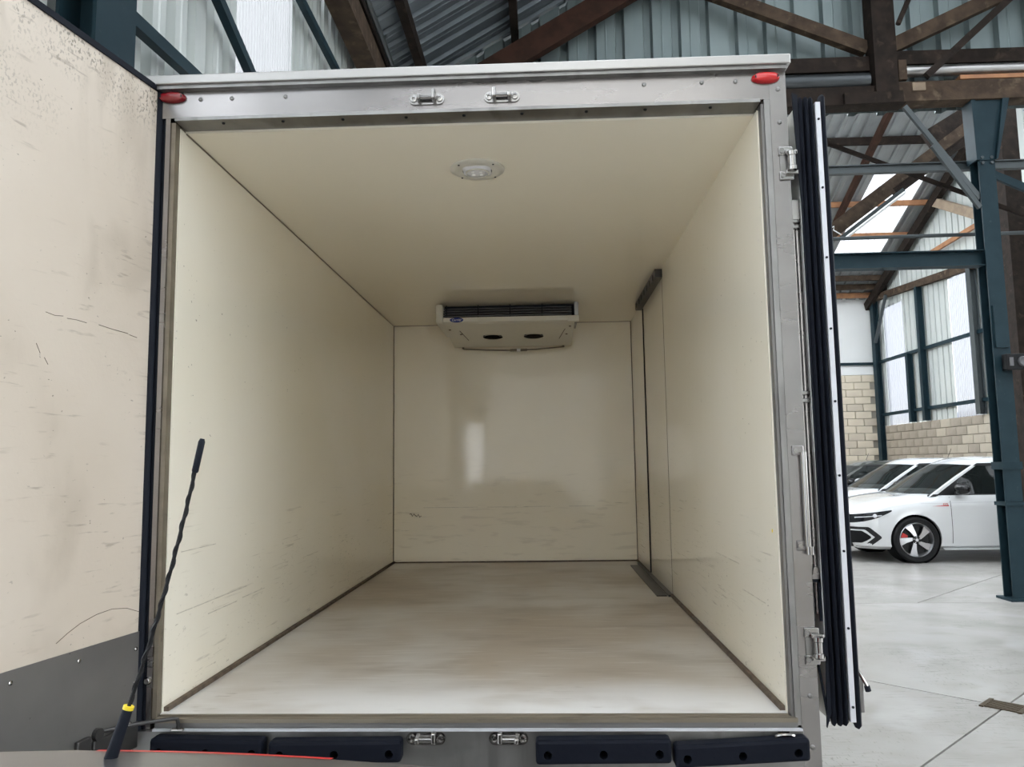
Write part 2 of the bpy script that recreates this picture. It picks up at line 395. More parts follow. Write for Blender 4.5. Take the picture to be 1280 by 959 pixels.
MB().beam((XC, YB, zmain(XC)+.07), (XC, YG+.4, zmain(XC)+.07), .5, .03).build('ridge_cap', 'sheet_roof', ceil)
for x in (-1.05, .0, 1.15, 2.3, 3.4):
    for xx in ((x, 2*XC-x)):
        MB().beam((xx, YB, zmain(xx)-.10), (xx, YG+.2, zmain(xx)-.10), .09, .15).build('purlin', 'timber_dark', ceil)

# ------------------------------------------------------------------ truss and gable infill at the end of the hall
wf = tag(empty('wall_front', (XC, YG, 5.4)), kind='structure', label='grey-green ribbed gable cladding above the timber truss')
x = XL
while x < XR-.01:
    x1 = min(x+1.005, XR)
    ps = [x, x1]
    me = sheet_mesh('cladding_sheet', x1-x, 0, .335, .075, .075, 'sheet_gable', top=lambda t, x=x: max(.05, zmain(x+t)-.02-5.50))
    place('cladding_sheet', me, (x, YG+.12, 5.50), (1, 0, 0), (0, 0, 1), wf); x = x1
tr = tag(empty('roof_truss', (XC, 6.0, 5.43)), 'dark timber roof truss with king post and braces above the truck', 'truss')
YT = 6.0
def tb(name, a, b, wd, ht, m, up=(0, 0, 1)): return MB().beam(a, b, wd, ht, up).build(name, m, tr)
tb('rafter', (-1.55, YT, 5.29), (XC-.1, YT, 5.29+.58*(XC-.1+1.55)), .12, .27, 'timber_red')
tb('rafter', (2*XC+1.55-.2, YT, 5.29+.116), (XC+.1, YT, 5.29+.58*(XC-.1+1.55)), .12, .27, 'timber_red')
tb('king_post', (4.14, YT-.06, 5.55), (4.14, YT-.06, 8.55), .22, .25, 'timber_dark', (1, 0, 0))
tb('brace', (4.02, YT+.03, 6.15), (1.3, YT+.03, 7.34), .10, .15, 'timber', (0, 0, 1))
tb('brace', (4.26, YT+.03, 6.15), (7.0, YT+.03, 7.40), .10, .16, 'timber', (0, 0, 1))
tb('upper_tie', (-.8, YT, 5.93), (4.0, YT, 5.93), .14, .17, 'timber_dark')
tb('upper_tie', (4.26, YT, 5.985), (XR-.4, YT, 5.97), .14, .16, 'timber_dark')
tb('tie_beam', (XL+.1, YT-.02, 5.515), (4.35, YT-.02, 5.535), .2, .21, 'timber_dark')
tb('tie_beam', (4.15, YT-.03, 5.555), (XR-.05, YT-.03, 5.565), .2, .225, 'timber')
tb('splice_plate', (3.66, YT-.16, 5.47), (4.3, YT-.16, 5.48), .05, .13, 'timber_dark')
tb('splice_plate', (4.34, YT-.10, 5.70), (4.34, YT-.10, 5.93), .05, .09, 'timber', (1, 0, 0))
tb('batten', (4.95, YT-.08, 5.70), (XR-.4, YT-.08, 5.70), .12, .045, 'timber_orange')
MB().tube([(4.26, YT-.25, 6.28), (4.62, YT-.25, 7.05)], .028, 8).build('tie_rod', 'timber_dark', tr)
tb('tie_strut', (4.5, YT-.3, 5.64), (5.9, YT-.3, 6.9), .06, .075, 'timber_dark')
tb('bolt_plate', (4.42, YT-.145, 5.60), (4.56, YT-.145, 5.60), .02, .09, 'timber_pale')
# gutter pipes lying on the tie
gp = tag(MB().tube([(-.9, YT-.05, 5.725), (3.98, YT-.05, 5.725)], .095, 16).build('duct_pipe', 'duct_dark', None, True), 'dark grey metal duct lying on the tie beam left of the king post', 'duct')
gp2 = tag(MB().tube([(4.36, YT-.05, 5.825), (XR-.3, YT-.05, 5.82)], .065, 16).build('duct_pipe', 'aluminium', None, True), 'shiny silver duct lying between the ties right of the king post', 'duct')

# ------------------------------------------------------------------ steel post and beams
sp = tag(empty('steel_column', (5.19, 6.0, 0)), 'teal painted steel column in front of the white hatchback', 'column')
b = MB(); t = .014
for yy in (5.92, 6.08): b.box((5.10, yy-t/2, 0.02), (5.28, yy+t/2, 5.05))
b.box((5.19-t/2, 5.92, .02), (5.19+t/2, 6.08, 5.05)); b.build('shaft', 'teal_steel', sp)
b = MB(); b.prism([(5.10, 5.90, 4.75), (5.28, 5.90, 4.75), (5.40, 5.90, 5.44), (5.07, 5.90, 5.44)], (0, .02, 0)); b.prism([(5.27, 5.86, 4.75), (5.29, 5.86, 4.75), (5.46, 5.86, 5.44), (5.39, 5.86, 5.44)], (0, .2, 0))
b.prism([(5.07, 5.88, 4.75), (5.10, 5.88, 4.75), (5.10, 5.88, 5.44), (5.06, 5.88, 5.44)], (0, .2, 0)); b.build('head_bracket', 'teal_steel', sp)
MB().box((5.05, 5.86, 0), (5.33, 6.14, .025)).build('base_plate', 'teal_steel', sp)
b = MB(); b.box((5.085, 5.895, .98), (5.295, 6.1, 1.02)); b.box((5.085, 5.895, 1.36), (5.295, 6.1, 1.44)); b.build('collar', 'teal_steel', sp)
MB().box((5.12, 5.885, 2.66), (5.26, 5.915, 3.12)).build('cover_plate', 'teal_steel', sp)
for z in (4.72, 4.78):
    for xx in (5.14, 5.24): MB().lathe([(.018, 0), (.018, .014)], (xx, 5.905, z), (0, -1, 0), 6).build('bolt', 'grey_steel', sp)
sb = tag(empty('socket_box', (5.3, 5.86, 2.5)), 'small black socket box fixed to the teal column', 'socket box')
MB().cbox((5.16, 5.80, 2.41), (5.40, 5.885, 2.58), .008).build('housing', 'black_plastic', sb)
MB().lathe([(.055, 0), (.055, .02), (.045, .03), (.03, .02)], (5.33, 5.80, 2.495), (0, -1, 0), 20).build('socket', 'grey_plastic', sb, True)
MB().box((5.19, 5.79, 2.45), (5.23, 5.80, 2.54)).build('switch', 'grey_plastic', sb)
bm1 = tag(MB().ibeam((XL+.1, 6.0, 3.65), (5.10, 6.0, 3.665), .14, .175).build('steel_beam', 'teal_steel'), 'wide teal steel beam running into the column above the cars', 'beam')
bm2 = tag(MB().ibeam((XL+.1, 6.14, 4.74), (XR-.2, 6.14, 4.80), .07, .10).build('steel_beam', 'grey_steel'), 'slim grey-teal steel beam crossing behind the head of the column', 'beam')
bm3 = tag(MB().tube([(XL+.1, 6.3, 3.98), (XR-.2, 6.3, 4.06)], .022, 8).build('conduit_pipe', 'grey_steel'), 'thin grey pipe crossing just above the wide teal beam', 'pipe')
br1 = tag(empty('steel_brace', (4.6, 5.72, 4.3)), 'twin angle steel knee brace from tie beam down to the column', 'brace')
MB().beam((4.26, 5.74, 5.32), (5.10, 5.94, 4.33), .03, .06).build('angle_bar', 'grey_steel', br1)
MB().beam((4.52, 5.72, 4.86), (5.08, 5.92, 4.22), .03, .06).build('angle_bar', 'grey_steel', br1)
br2 = tag(MB().beam((5.28, 6.05, 4.66), (6.3, 6.05, 4.16), .04, .085).build('steel_brace', 'teal_steel'), 'teal steel brace sloping down to the right of the column', 'brace')
br3 = tag(MB().beam((3.35, 6.48, 5.38), (6.6, 6.48, 4.0), .035, .045).build('tie_bar', 'timber_dark'), 'long thin rusty bar sloping down behind the column', 'tie bar')

# ------------------------------------------------------------------ cross wing: roof, far wall, right wall
cw = tag(empty('ceiling', (5, 15, 6)), kind='structure', label='ribbed roof with a clear skylight strip over the parked cars')
WL = (YF-YRW+.3)*math.sqrt(1+WSL**2)
ez_w = Vector((0, -1, WSL)).normalized()
mw = sheet_mesh('roof_sheet', 1.07, WL, .27, .07, .04, 'sheet_roof_wing'); mws = sheet_mesh('skylight_sheet', 1.12, WL, .14, .03, .03, 'grp_sheet')
x = XL-.5
def wroof(x, wd, y0, y1, m):       # sheet from y0 (low) up to y1 (high)
    ln = (y0-y1)*math.sqrt(1+WSL**2); sky = m != 'sheet_roof_wing'
    me = sheet_mesh('skylight_sheet' if sky else 'roof_sheet', wd, ln, .15 if sky else .27, .03 if sky else .07, .03 if sky else .04, m)
    place('skylight_sheet' if sky else 'roof_sheet', me, (x, y0, zwing(y0)), (1, 0, 0), ez_w, cw)
k = 0
while x < 7.86-.01:
    wd = min(1.07, 7.86-x); wroof(x, wd, YF+.15, YRW-.15, 'grp_clear_added' if k in (1, 2, 3, 4, 5) else 'sheet_roof_wing'); x += wd; k += 1  # clear columns hidden behind the truck, added to light the wing
wroof(7.86, 1.18, YF+.15, 18.05, 'sheet_roof_wing'); wroof(7.86, 1.18, 18.10, 14.55, 'grp_sheet'); wroof(7.86, 1.18, 14.6, YRW-.15, 'sheet_roof_wing')
wroof(9.04, .8, YF+.15, YRW-.15, 'sheet_roof_wing')
ez_w2 = Vector((0, 1, WSL)).normalized(); WL2 = (YRW-YG)*math.sqrt(1+WSL**2)
x = XL-.5
while x < XR+.2:
    sky = True  # whole near slope made skylight, out of view, added to light cars and far wall
    place('skylight_sheet' if sky else 'roof_sheet', sheet_mesh('skylight_sheet' if sky else 'roof_sheet', min(1.07, XR+.3-x), WL2, .27, .07, .04, 'grp_clear_added' if sky else 'sheet_roof_wing'), (x+min(1.07, XR+.3-x), YG, zwing(YRW)-WSL*(YRW-YG)), (-1, 0, 0), ez_w2, cw); x += 1.07
for yy, m, hh in ((13.74, 'timber_dark', .16), (15.58, 'timber_orange', .12), (16.66, 'timber_orange', .12), (18.30, 'timber', .14), (18.68, 'timber', .14), (19.05, 'timber_orange', .14), (12.3, 'timber_dark', .16), (11.0, 'timber_dark', .16)):
    MB().beam((XL, yy, zwing(yy)-.09), (XR, yy, zwing(yy)-.09), .08, hh).build('purlin', m, cw)
def wraf(x, ya, yb, wd, ht, m, name='rafter', dz=.27): MB().beam((x, ya, zwing(ya)-dz), (x, yb, zwing(yb)-dz), wd, ht).build(name, m, cw)
wraf(9.40, 19.3, 10.6, .14, .22, 'timber_dark'); wraf(7.38, 19.3, 10.6, .10, .16, 'timber_red'); wraf(5.2, 19.3, 10.6, .12, .2, 'timber_dark')
# far wall
wfar = tag(empty('wall_back', (5, YF, 0)), kind='structure', label='far wall of pale concrete blocks below white boarding')
MB().box((XL, YF+.03, 0), (XR+.2, YF+.25, 3.86)).build('mortar_bed', 'mortar', wfar)
for k in range(9):
    MB().box((XR-1.22*(k+1)+.003, YF-.02, 3.87), (XR-1.22*k-.003, YF+.2, 6.25)).build('white_board', 'white_board', wfar)
MB().beam((XL, YF-.08, 4.19), (XR-.1, YF-.08, 4.17), .05, .07).build('wall_girt', 'teal_steel', wfar)
bl = {}
def block_me(m):
    if m not in bl: bl[m] = MB().cbox((-.217, -.03, -.096), (.217, .06, .096), .006).mesh('block', m)
    return bl[m]
for r in range(19):
    for k in range(8):
        x = XR-.225-.45*k-(.225 if r % 2 else 0)
        z = .1+.2035*r
        o = link_mesh('block', block_me(random.choice(['block', 'block', 'block_b'])), (x, YF+.0+random.uniform(-.003, .003), z), wfar)
rest = MB()
for r in range(19):
    for k in range(8, 25):
        x = XR-.225-.45*k-(.225 if r % 2 else 0); z = .1+.2035*r
        if x > XL+.2: rest.box((x-.217, YF-.03, z-.096), (x+.217, YF+.05, z+.096))
tag(rest.build('blocks', 'block_b', wfar), kind='stuff')
# right wall
wr = tag(empty('wall_right', (XR, 10, 0)), kind='structure', label='right wall of stained blocks under ribbed cladding with clear strips')
ZB = 2.42
RD0, RD1, RDZ = -5.6, -.9, 4.4     # open vehicle doorway in the right wall, behind the photographer
for a_, b_ in ((RD1, YF+.2), (YB, RD0)): MB().box((XR+.03, a_, 0), (XR+.25, b_, ZB)).build('mortar_bed', 'mortar', wr)
for r in range(12):
    for k in range(17):
        y = YF-.225-.45*k-(.225 if r % 2 else 0)
        st = 'block_stained' if (y > 16.2 and random.random() < .8) or random.random() < .25 else random.choice(['block_mid', 'block_mid', 'block_stained'])
        link_mesh('block', block_me(st), (XR+.0+random.uniform(-.003, .003), y, .1+.2015*r), wr, (0, 0, PI/2))
rest = MB()
for r in range(12):
    for k in range(17, 45):
        y = YF-.225-.45*k-(.225 if r % 2 else 0)
        if y > RD1+.25: rest.box((XR-.03, y-.217, .1+.2015*r-.095), (XR+.05, y+.217, .1+.2015*r+.095))
tag(rest.build('blocks', 'block_mid', wr), kind='stuff')
def rtop(y):
    return (zwing(y) if y > YRW else zwing(YRW)-WSL*(YRW-y)) if y > YG else zmain(XR)+.1
clear_r = [(17.65, 18.78), (14.3, 15.35), (9.6, 10.7), (4.4, 5.5), (1.2, 3.4)]  # strips past the far pair are unseen, added for light in the hall
def rsheet(ya, yb, clear):
    if clear and ya > YG:
        me = sheet_mesh('cladding_sheet', yb-ya, 0, .25, .03, .06, 'sheet_light', top=lambda t: max(.1, rtop(yb-t)-5.6))
        place('cladding_sheet', me, (XR, yb, 5.6), (0, -1, 0), (0, 0, 1), wr)
        me = sheet_mesh('clear_sheet', yb-ya, 5.65-ZB, .075, .02, .015, 'grp_sheet', minor=False)
        place('clear_sheet', me, (XR+.003, yb, ZB), (0, -1, 0), (0, 0, 1), wr); return
    me = sheet_mesh('clear_sheet' if clear else 'cladding_sheet', yb-ya, 0, .075 if clear else .25, .02 if clear else .03, .015 if clear else .06, 'grp_clear_added' if clear else 'sheet_light', top=lambda t: max(.1, rtop(yb-t)-ZB), minor=not clear)
    place('clear_sheet' if clear else 'cladding_sheet', me, (XR, yb, ZB), (0, -1, 0), (0, 0, 1), wr)
cur = YF
ZB_BASE = ZB
for ya, yb in clear_r+[(RD0, RD1)]:
    while cur-yb > 1e-3: d = min(1.0, cur-yb); rsheet(cur-d, cur, False); cur -= d
    if (ya, yb) != (RD0, RD1): rsheet(ya, yb, True); cur = ya
ZB = RDZ
for k in range(6): rsheet(RD0+(RD1-RD0)*k/6, RD0+(RD1-RD0)*(k+1)/6, False)
ZB = ZB_BASE; rsheet(YB, RD0, False)
MB().beam((XR, RD0, RDZ+.1), (XR, RD1, RDZ+.1), .2, .25).build('lintel', 'teal_steel', wr)
for z in (4.17, 2.72): MB().beam((XR-.07, RD1, z-.0), (XR-.07, YF, z), .06, .08).build('wall_girt', 'teal_steel', wr)
MB().beam((XR-.1, 19.3, 5.98), (XR-.1, 13.0, 5.53), .12, .17).build('wall_plate', 'timber', wr)
for yy, z0, z1, wx, m in ((19.05, 0, 5.9, .2, 'teal_steel'), (17.2, ZB, 4.15, .12, 'teal_steel'), (16.5, ZB, 5.7, .12, 'teal_steel'), (14.15, ZB, 5.6, .16, 'grey_steel'), (12.5, 0, 6.4, .16, 'teal_steel'), (8.5, 0, 6.2, .16, 'teal_steel'), (2.2, 0, 5.5, .16, 'teal_steel')):
    hcol(XR-.13, yy, z1, wr, wx=.14, wy=wx, m=m, z0=z0)
MB().tube([(XR-.2, 18.9, 4.7), (XR-.2, 18.1, 5.85)], .045, 8).build('wall_brace', 'grey_steel', wr)
MB().beam((XR-.15, 15.7, 6.33), (XR-.15, 13.2, 6.40), .06, .10).build('wall_brace', 'timber_orange', wr)
MB().beam((XR-.2, 15.3, 7.43), (XR-.2, 12.3, 5.9), .10, .2).build('wall_brace', 'timber_pale', wr)
# outside: blue containers seen through the clear strips
for n_, ya, yb in ((0, 16.5, 22.6), (1, 9.8, 15.9)):
    cb = tag(empty('shipping_container', (13.4, (ya+yb)/2, -.06)), ['blue shipping container outside, behind the clear strip nearest the far corner', 'blue shipping container outside, behind the clear strip nearest the teal column'][n_], 'container')
    MB().box((12.5, ya, .1), (14.9, yb, 2.75)).build('body', 'container_blue', cb)
    for zz in (-.05, 2.72): MB().box((12.42, ya, zz), (14.95, yb, zz+.15)).build('side_rail', 'container_blue', cb)
    k = ya+.2
    while k < yb-.1: MB().box((12.45, k, .1), (12.5, k+.12, 2.72)).build('rib', 'container_blue', cb); k += .28

# truss of the wing with fluorescent lamp, timber post
wt = tag(empty('roof_truss', (6.98, 8.6, 0)), 'weathered timber truss with a post and sloping struts behind the column', 'truss')
MB().beam((3.9, 8.5, 4.36), (6.98, 8.5, 6.61), .14, .2).build('strut', 'timber', wt)
MB().beam((5.35, 8.48, 5.30), (6.9, 8.48, 6.40), .10, .12).build('packing_piece', 'timber_dark', wt)
MB().beam((6.98, 8.5, 0), (6.98, 8.5, 8.8), .24, .24, (1, 0, 0)).build('post', 'timber_dark', wt)
MB().beam((6.0, 8.7, 6.15), (8.6, 8.7, 7.7), .14, .3).build('strut', 'timber_dark', wt)
MB().beam((6.98, 8.45, 5.0), (8.2, 8.45, 6.0), .10, .16).build('strut', 'timber_dark', wt)
fl = tag(empty('fluorescent_lamp', (4.95, 8.42, 5.0)), 'unlit fluorescent batten lamp fixed under the sloping timber strut', 'lamp')
MB().beam((4.52, 8.36, 4.62), (5.42, 8.36, 5.29), .10, .06).build('casing', 'grey_steel', fl)
MB().tube([(4.56, 8.30, 4.60), (5.42, 8.30, 5.24)], .02, 10).build('tube', 'tube_white', fl, True)
MB().tube([(4.52, 8.34, 4.66), (4.42, 8.36, 4.74), (4.44, 8.38, 4.80), (4.36, 8.38, 4.76)], .008, 6).build('cable', 'tube_white', fl, True)

# ------------------------------------------------------------------ rear wall behind the photographer, translucent sheets added to light the truck box
wb = tag(empty('wall_rear', (XC, YB, 0)), kind='structure', label='end wall of ribbed sheets behind the photographer, translucent ones added to light the truck')
def rear(x0, x1, z0, m='sheet_light'):
    cl = m != 'sheet_light'
    me = sheet_mesh('clear_sheet' if cl else 'cladding_sheet', x1-x0, 0, .08 if cl else .25, .02 if cl else .06, .03, m, top=lambda t: max(.1, zmain(x1-t)-z0), minor=not cl)
    place('clear_sheet' if cl else 'cladding_sheet', me, (x1, YB, z0), (-1, 0, 0), (0, 0, 1), wb)
for x0, x1, m in ((-1.17, -.2, 'grp_rear_added'), (-.2, .9, 'grp_rear_added'), (.9, 2.0, 'grp_rear_added'), (2.0, 3.1, 'grp_rear_added'), (3.1, 4.2, 'sheet_light'), (4.2, 5.3, 'sheet_light'), (5.3, 6.4, 'sheet_light'), (6.4, 7.5, 'sheet_light'), (7.5, 8.6, 'sheet_light'), (8.6, XR, 'sheet_light')): rear(x0, x1, 0, m)
MB().box((XL, YB+.02, 2.45), (-1.12, YB+.12, 3.6)).build('cladding_band', 'sheet_gable', wb)
MB().box((XL, YB+.02, 0), (XR, YB+.16, .48)).build('plinth', 'block_b', wb)
for x in (-1.14, 3.1, 7.4): hcol(x, YB+.15, 5.5, wb, wx=.08, wy=.14)

# ------------------------------------------------------------------ boolean cut helper
def cut(o, mb):
    me = mb.mesh('cutter', None); c = bpy.data.objects.new('cutter', me); COL.objects.link(c); c.location = wpos(o)*0
    md = o.modifiers.new('cut', 'BOOLEAN'); md.object = c; md.operation = 'DIFFERENCE'; md.solver = 'EXACT'
    bpy.context.view_layer.update()
    nm = bpy.data.meshes.new_from_object(o.evaluated_get(bpy.context.evaluated_depsgraph_get()))
    o.modifiers.clear(); old = o.data; o.data = nm; bpy.data.objects.remove(c)
    return o

# ------------------------------------------------------------------ refrigerated box truck
FZ, CZ, BL = .69, 2.664, 3.90
tk = tag(empty('box_truck', (0, 2, 0)), 'refrigerated box truck with open rear doors and bare cream interior', 'truck')
def part(mb, name, m, parent=None, smooth=False): return mb.build(name, m, parent or tk, smooth)
part(MB().box((-1.07, .02, FZ-.02), (-1.0, BL, CZ)), 'side_wall', 'gelcoat_wall')
sdY0, sdY1 = 2.18, 3.14
rw = MB().box((1.0, .02, FZ-.02), (1.07, sdY0, CZ)); rw.box((1.0, sdY1, FZ-.02), (1.07, BL, CZ)); rw.box((1.0, sdY0, CZ-.035), (1.07, sdY1, CZ))
part(rw, 'side_wall', 'gelcoat_wall')
part(MB().box((-1.0, BL, FZ-.02), (1.0, BL+.07, CZ)), 'bulkhead', 'gelcoat_back')
part(MB().box((-1.07, .06, CZ), (1.07, BL+.07, CZ+.07)), 'box_ceiling', 'gelcoat_ceiling')
part(MB().box((-1.0, .005, FZ-.09), (1.0, BL, FZ)), 'load_floor', 'truck_floor')
for xa, xb, zz in ((-.75, -.30, 1.136), (-.22, .02, 1.135), (.08, .30, 1.136), (.45, .66, 1.135)): part(MB().box((xa, BL-.002, zz), (xb, BL, zz+.0025)), 'scuff_line', 'scuff')
part(MB().tube([(-.865+.012*i, BL-.001, 1.085+.012*math.sin(i*2.4)-.0022*i) for i in range(9)], .0035, 5), 'scuff_mark', 'caulk')
for ya, yb, zz in ((.35, .62, .94), (.68, .93, .945), (.12, .40, 1.19), (.10, .72, .985)): part(MB().box((-1.0, ya, zz), (-.9985, yb, zz+.0025)), 'scuff_line', 'scuff')
for ya, yb, zz in ((.55, .95, 1.08), (.2, .5, .99)): part(MB().box((.9985, ya, zz), (1.0, yb, zz+.002)), 'scuff_line', 'scuff')
part(MB().lathe([(.006, 0), (.006, .001)], (1.0, .075, 1.245), (-1, 0, 0), 10), 'sticker', 'yellow_band')
# outer skins
sk = MB(); sk.box((-1.09, .02, .62), (-1.071, BL+.09, 2.79)); sk.box((1.071, .02, .62), (1.09, BL+.09, 2.79)); sk.box((-1.09, BL+.071, .62), (1.09, BL+.09, 2.79)); sk.box((-1.071, .02, 2.735), (1.071, BL+.07, 2.79)); sk.box((-1.07, .0, .55), (1.07, BL, .599))
part(sk, 'outer_skin', 'truck_white')
# side door
sd = part(MB().box((1.004, sdY0+.006, FZ+.004), (1.065, sdY1-.012, CZ-.04)), 'side_door', 'gelcoat_wall')
g = MB(); g.box((1.008, sdY1-.010, FZ), (1.06, sdY1-.001, CZ-.04)); g.box((.9985, sdY1-.02, FZ+.012), (1.02, sdY1+.012, CZ-.052)); g.box((.9992, sdY0-.001, FZ+.01), (1.06, sdY0+.0055, CZ-.04)); part(g, 'door_gasket', 'rubber', sd)
tr_ = MB(); tr_.box((.955, sdY0-.02, CZ-.052), (.9995, sdY1+.05, CZ-.001))
for k in range(7): tr_.box((.95, sdY0+.06+k*.14, CZ-.054), (.957, sdY0+.075+k*.14, CZ-.02))
part(tr_, 'door_track', 'dark_steel', sd)
th = MB(); th.box((.905, sdY0, FZ), (.965, 3.6, FZ+.006)); th.box((.972, sdY0-.02, FZ), (.999, 3.7, FZ+.012)); part(th, 'threshold_strip', 'dark_steel', sd)
# sealant along the joints
for a, b, nm in (((-1.0, .03, FZ), (-.984, BL, FZ+.014), 'floor_sealant'), ((.984, .03, FZ), (1.0, sdY0, FZ+.014), 'floor_sealant'), ((.988, sdY1, FZ), (1.0, BL, FZ+.012), 'floor_sealant'), ((-1., BL-.012, FZ), (1., BL, FZ+.01), 'floor_sealant')):
    part(MB().box(a, b), nm, 'caulk')
part(MB().box((-1.0, BL-.005, FZ), (-.995, BL, CZ)), 'corner_sealant', 'caulk'); part(MB().box((.995, BL-.005, FZ), (1.0, BL, CZ)), 'corner_sealant', 'caulk')
part(MB().box((-1.0, .06, CZ-.004), (-.996, BL, CZ)), 'corner_sealant', 'sill_metal'); part(MB().box((-1.0, BL-.004, CZ-.004), (1.0, BL, CZ)), 'corner_sealant', 'sill_metal')
# rear frame
hd = part(MB().box((-1.085, -.02, 2.6845), (1.0335, .06, 2.79)), 'header', 'stainless')
lp = MB(); lp.box((-1.0, -.028, 2.672), (1.0, .06, 2.684)); part(lp, 'header_lip', 'stainless_dull', hd)
cp = MB(); cp.cbox((-1.105, -.055, 2.792), (1.10, 4.0, 2.826), .004); part(cp, 'roof_cap', 'aluminium')
part(MB().box((-1.1, -.045, 2.78), (1.09, -.02, 2.792)), 'cap_flange', 'stainless_dull', hd)
pl = MB(); pl.box((-1.034, -.02, .60), (-1.018, .07, 2.684)); post_l = part(pl, 'frame_post', 'stainless')
part(MB().box((-1.0175, -.012, FZ-.01), (-1.003, .06, 2.672)), 'post_return', 'sill_metal', post_l)
part(MB().lathe([(.012, 0), (.012, .006), (.008, .012)], (-1.03, -.02, .80), (0, -1, 0), 14), 'screw', 'polished', post_l, True)
pr = MB(); pr.box((1.034, -.02, .42), (1.0895, .07, 2.79)); post_r = part(pr, 'frame_post', 'stainless')
part(MB().box((1.005, -.012, FZ-.01), (1.014, .06, 2.672)), 'post_return', 'kick_metal', post_r)
part(MB().box((1.014, -.02, FZ-.03), (1.033, .06, 2.684)), 'post_return', 'stainless_dull', post_r)
def screw(x, y, z, parent, r=.0075): part(MB().lathe([(r, 0), (r, .002), (r*.7, .005), (r*.2, .006)], (x, y, z), (0, -1, 0), 12), 'screw', 'stainless_dull', parent, True)
for x in (-.914, -.804, -.616, .616, .81, .923): screw(x, -.02, 2.75, hd)
for x in (-.84, -.63, -.42, -.2, .0, .2, .42, .62, .84): part(MB().lathe([(.006, 0), (.005, .004)], (x, .0, 2.672), (0, 0, -1), 8), 'screw', 'rubber', hd)
for z in (2.718, 2.602, .748, .596): screw(1.063, -.02, z, post_r)
# marker lamps
for x, m in ((-1.012, 'marker_red_dark'), (1.023, 'marker_red')):
    ml = empty('marker_lamp', (x, -.02, 2.757), tk)
    vs = []
    b = MB(); n = 24
    rings = [(1, 0), (1, .006), (.86, .016), (.5, .022), (.05, .024)]
    for s_, d_ in rings:
        for k in range(n):
            a = 2*PI*k/n; ca, sa = math.cos(a), math.sin(a)
            b.v.append(Vector((x+.047*s_*math.copysign(abs(ca)**.9, ca), -.021-d_, 2.757+.0185*s_*math.copysign(abs(sa)**.9, sa))))
    for i in range(len(rings)-1):
        for k in range(n): k2 = (k+1) % n; b.f.append([i*n+k, i*n+k2, (i+1)*n+k2, (i+1)*n+k])
    b.f.append(list(range(n))); b.f.append([(len(rings)-1)*n+k for k in range(n)])
    part(b, 'lens', m, ml, True)
    for s_ in (-1, 1): part(MB().lathe([(.0055, 0), (.0055, .004)], (x+s_*.034, -.035, 2.757), (0, -1, 0), 10), 'screw', 'rubber', ml)
# lock-bar keepers
def keeper(xc, z, y, flip, m='polished'):
    k = empty('lock_keeper', (xc, y, z), tk)
    b = MB(); n = 10; pts = []
    for i in range(n+1): a = PI/2+PI*i/n; pts.append((xc-.042+.019*math.cos(a), y, z+.019*math.sin(a)))
    for i in range(n+1): a = -PI/2+PI*i/n; pts.append((xc+.042+.019*math.cos(a), y, z+.019*math.sin(a)))
    b.prism(pts, (0, -.006, 0)); part(b, 'base_plate', m, k)
    for s_ in (-1, 1):
        part(MB().lathe([(.011, 0), (.011, .005), (.006, .006), (.006, .001)], (xc+s_*.044, y-.006, z), (0, -1, 0), 14), 'bolt', m, k, True)
        hh = .036 if s_ == flip else .02
        part(MB().cbox((xc+s_*.026-.007, y-.034, z-.010), (xc+s_*.026+.007, y-.004, z-.012+hh), .004), 'lug', m, k)
    part(MB().tube([(xc-.026, y-.02, z+.0), (xc+.026, y-.02, z+.0)], .0065, 10), 'bar', m, k, True)
keeper(-.125, 2.722, -.02, 1); keeper(.133, 2.722, -.02, -1)
keeper(-.13, .628, -.035, 1); keeper(.128, .628, -.035, -1)
# sill and rear cross member
sl = MB(); sl.box((-1.0, -.03, .672), (1.02, .004, .684)); sl.box((-.995, -.005, .684), (1.0, .012, .6895)); part(MB().box((-1.0, -.026, .655), (1.02, .004, .6715)), 'sill_step', 'kick_metal'); part(sl, 'sill', 'sill_metal')
part(MB().box((-1.0, -.042, .650), (1.03, -.03, .6565)), 'sill_edge', 'white_strip')
xm = part(MB().box((-1.09, -.035, .47), (1.033, .02, .648)), 'rear_cross_member', 'stainless_dull')
rg = MB(); cxr, rr_ = .972, .022
rg.tube([(cxr+rr_*1.3*math.cos(a), -.055-.010*math.sin(a), .637+.010*math.sin(a)) for a in [2*PI*i/16 for i in range(17)]], .006, 8)
part(rg, 'tie_ring', 'polished', xm, True)
part(MB().cbox((.955, -.04, .641), (.99, -.034, .655), .002), 'ring_plate', 'polished', xm)
def buffer_(x0, x1, z0a, z0b, hh, y=-.036, dpt=.055):
    b = MB()
    b.prism([(x0, y, z0a), (x1, y, z0b), (x1, y, z0b+hh), (x0, y, z0a+hh)], (0, -dpt, 0))
    o = part(b, 'rubber_buffer', 'rubber_buffer')
    md = o.modifiers.new('bev', 'BEVEL'); md.width = .010; md.segments = 2; bpy.context.view_layer.update()
    nm = bpy.data.meshes.new_from_object(o.evaluated_get(bpy.context.evaluated_depsgraph_get())); o.modifiers.clear(); o.data = nm
    c = MB()
    for q in (.09, .5, .91):
        x = x0+(x1-x0)*q; z = z0a+(z0b-z0a)*q+hh*.40; c.lathe([(.013, 0), (.013, .06)], (x, y-dpt-.01, z), (0, 1, 0), 16)
    cut(o, c)
    for q in (.09, .5, .91):
        x = x0+(x1-x0)*q; z = z0a+(z0b-z0a)*q+hh*.40; part(MB().lathe([(.008, 0), (.008, .006), (.003, .008)], (x, y-dpt+.048, z), (0, -1, 0), 10), 'bolt', 'stainless', o)
buffer_(.212, .622, .566, .570, .072); buffer_(.632, 1.035, .556, .578, .066)
buffer_(-.985, -.63, .578, .572, .066); buffer_(-.612, -.20, .568, .572, .066)
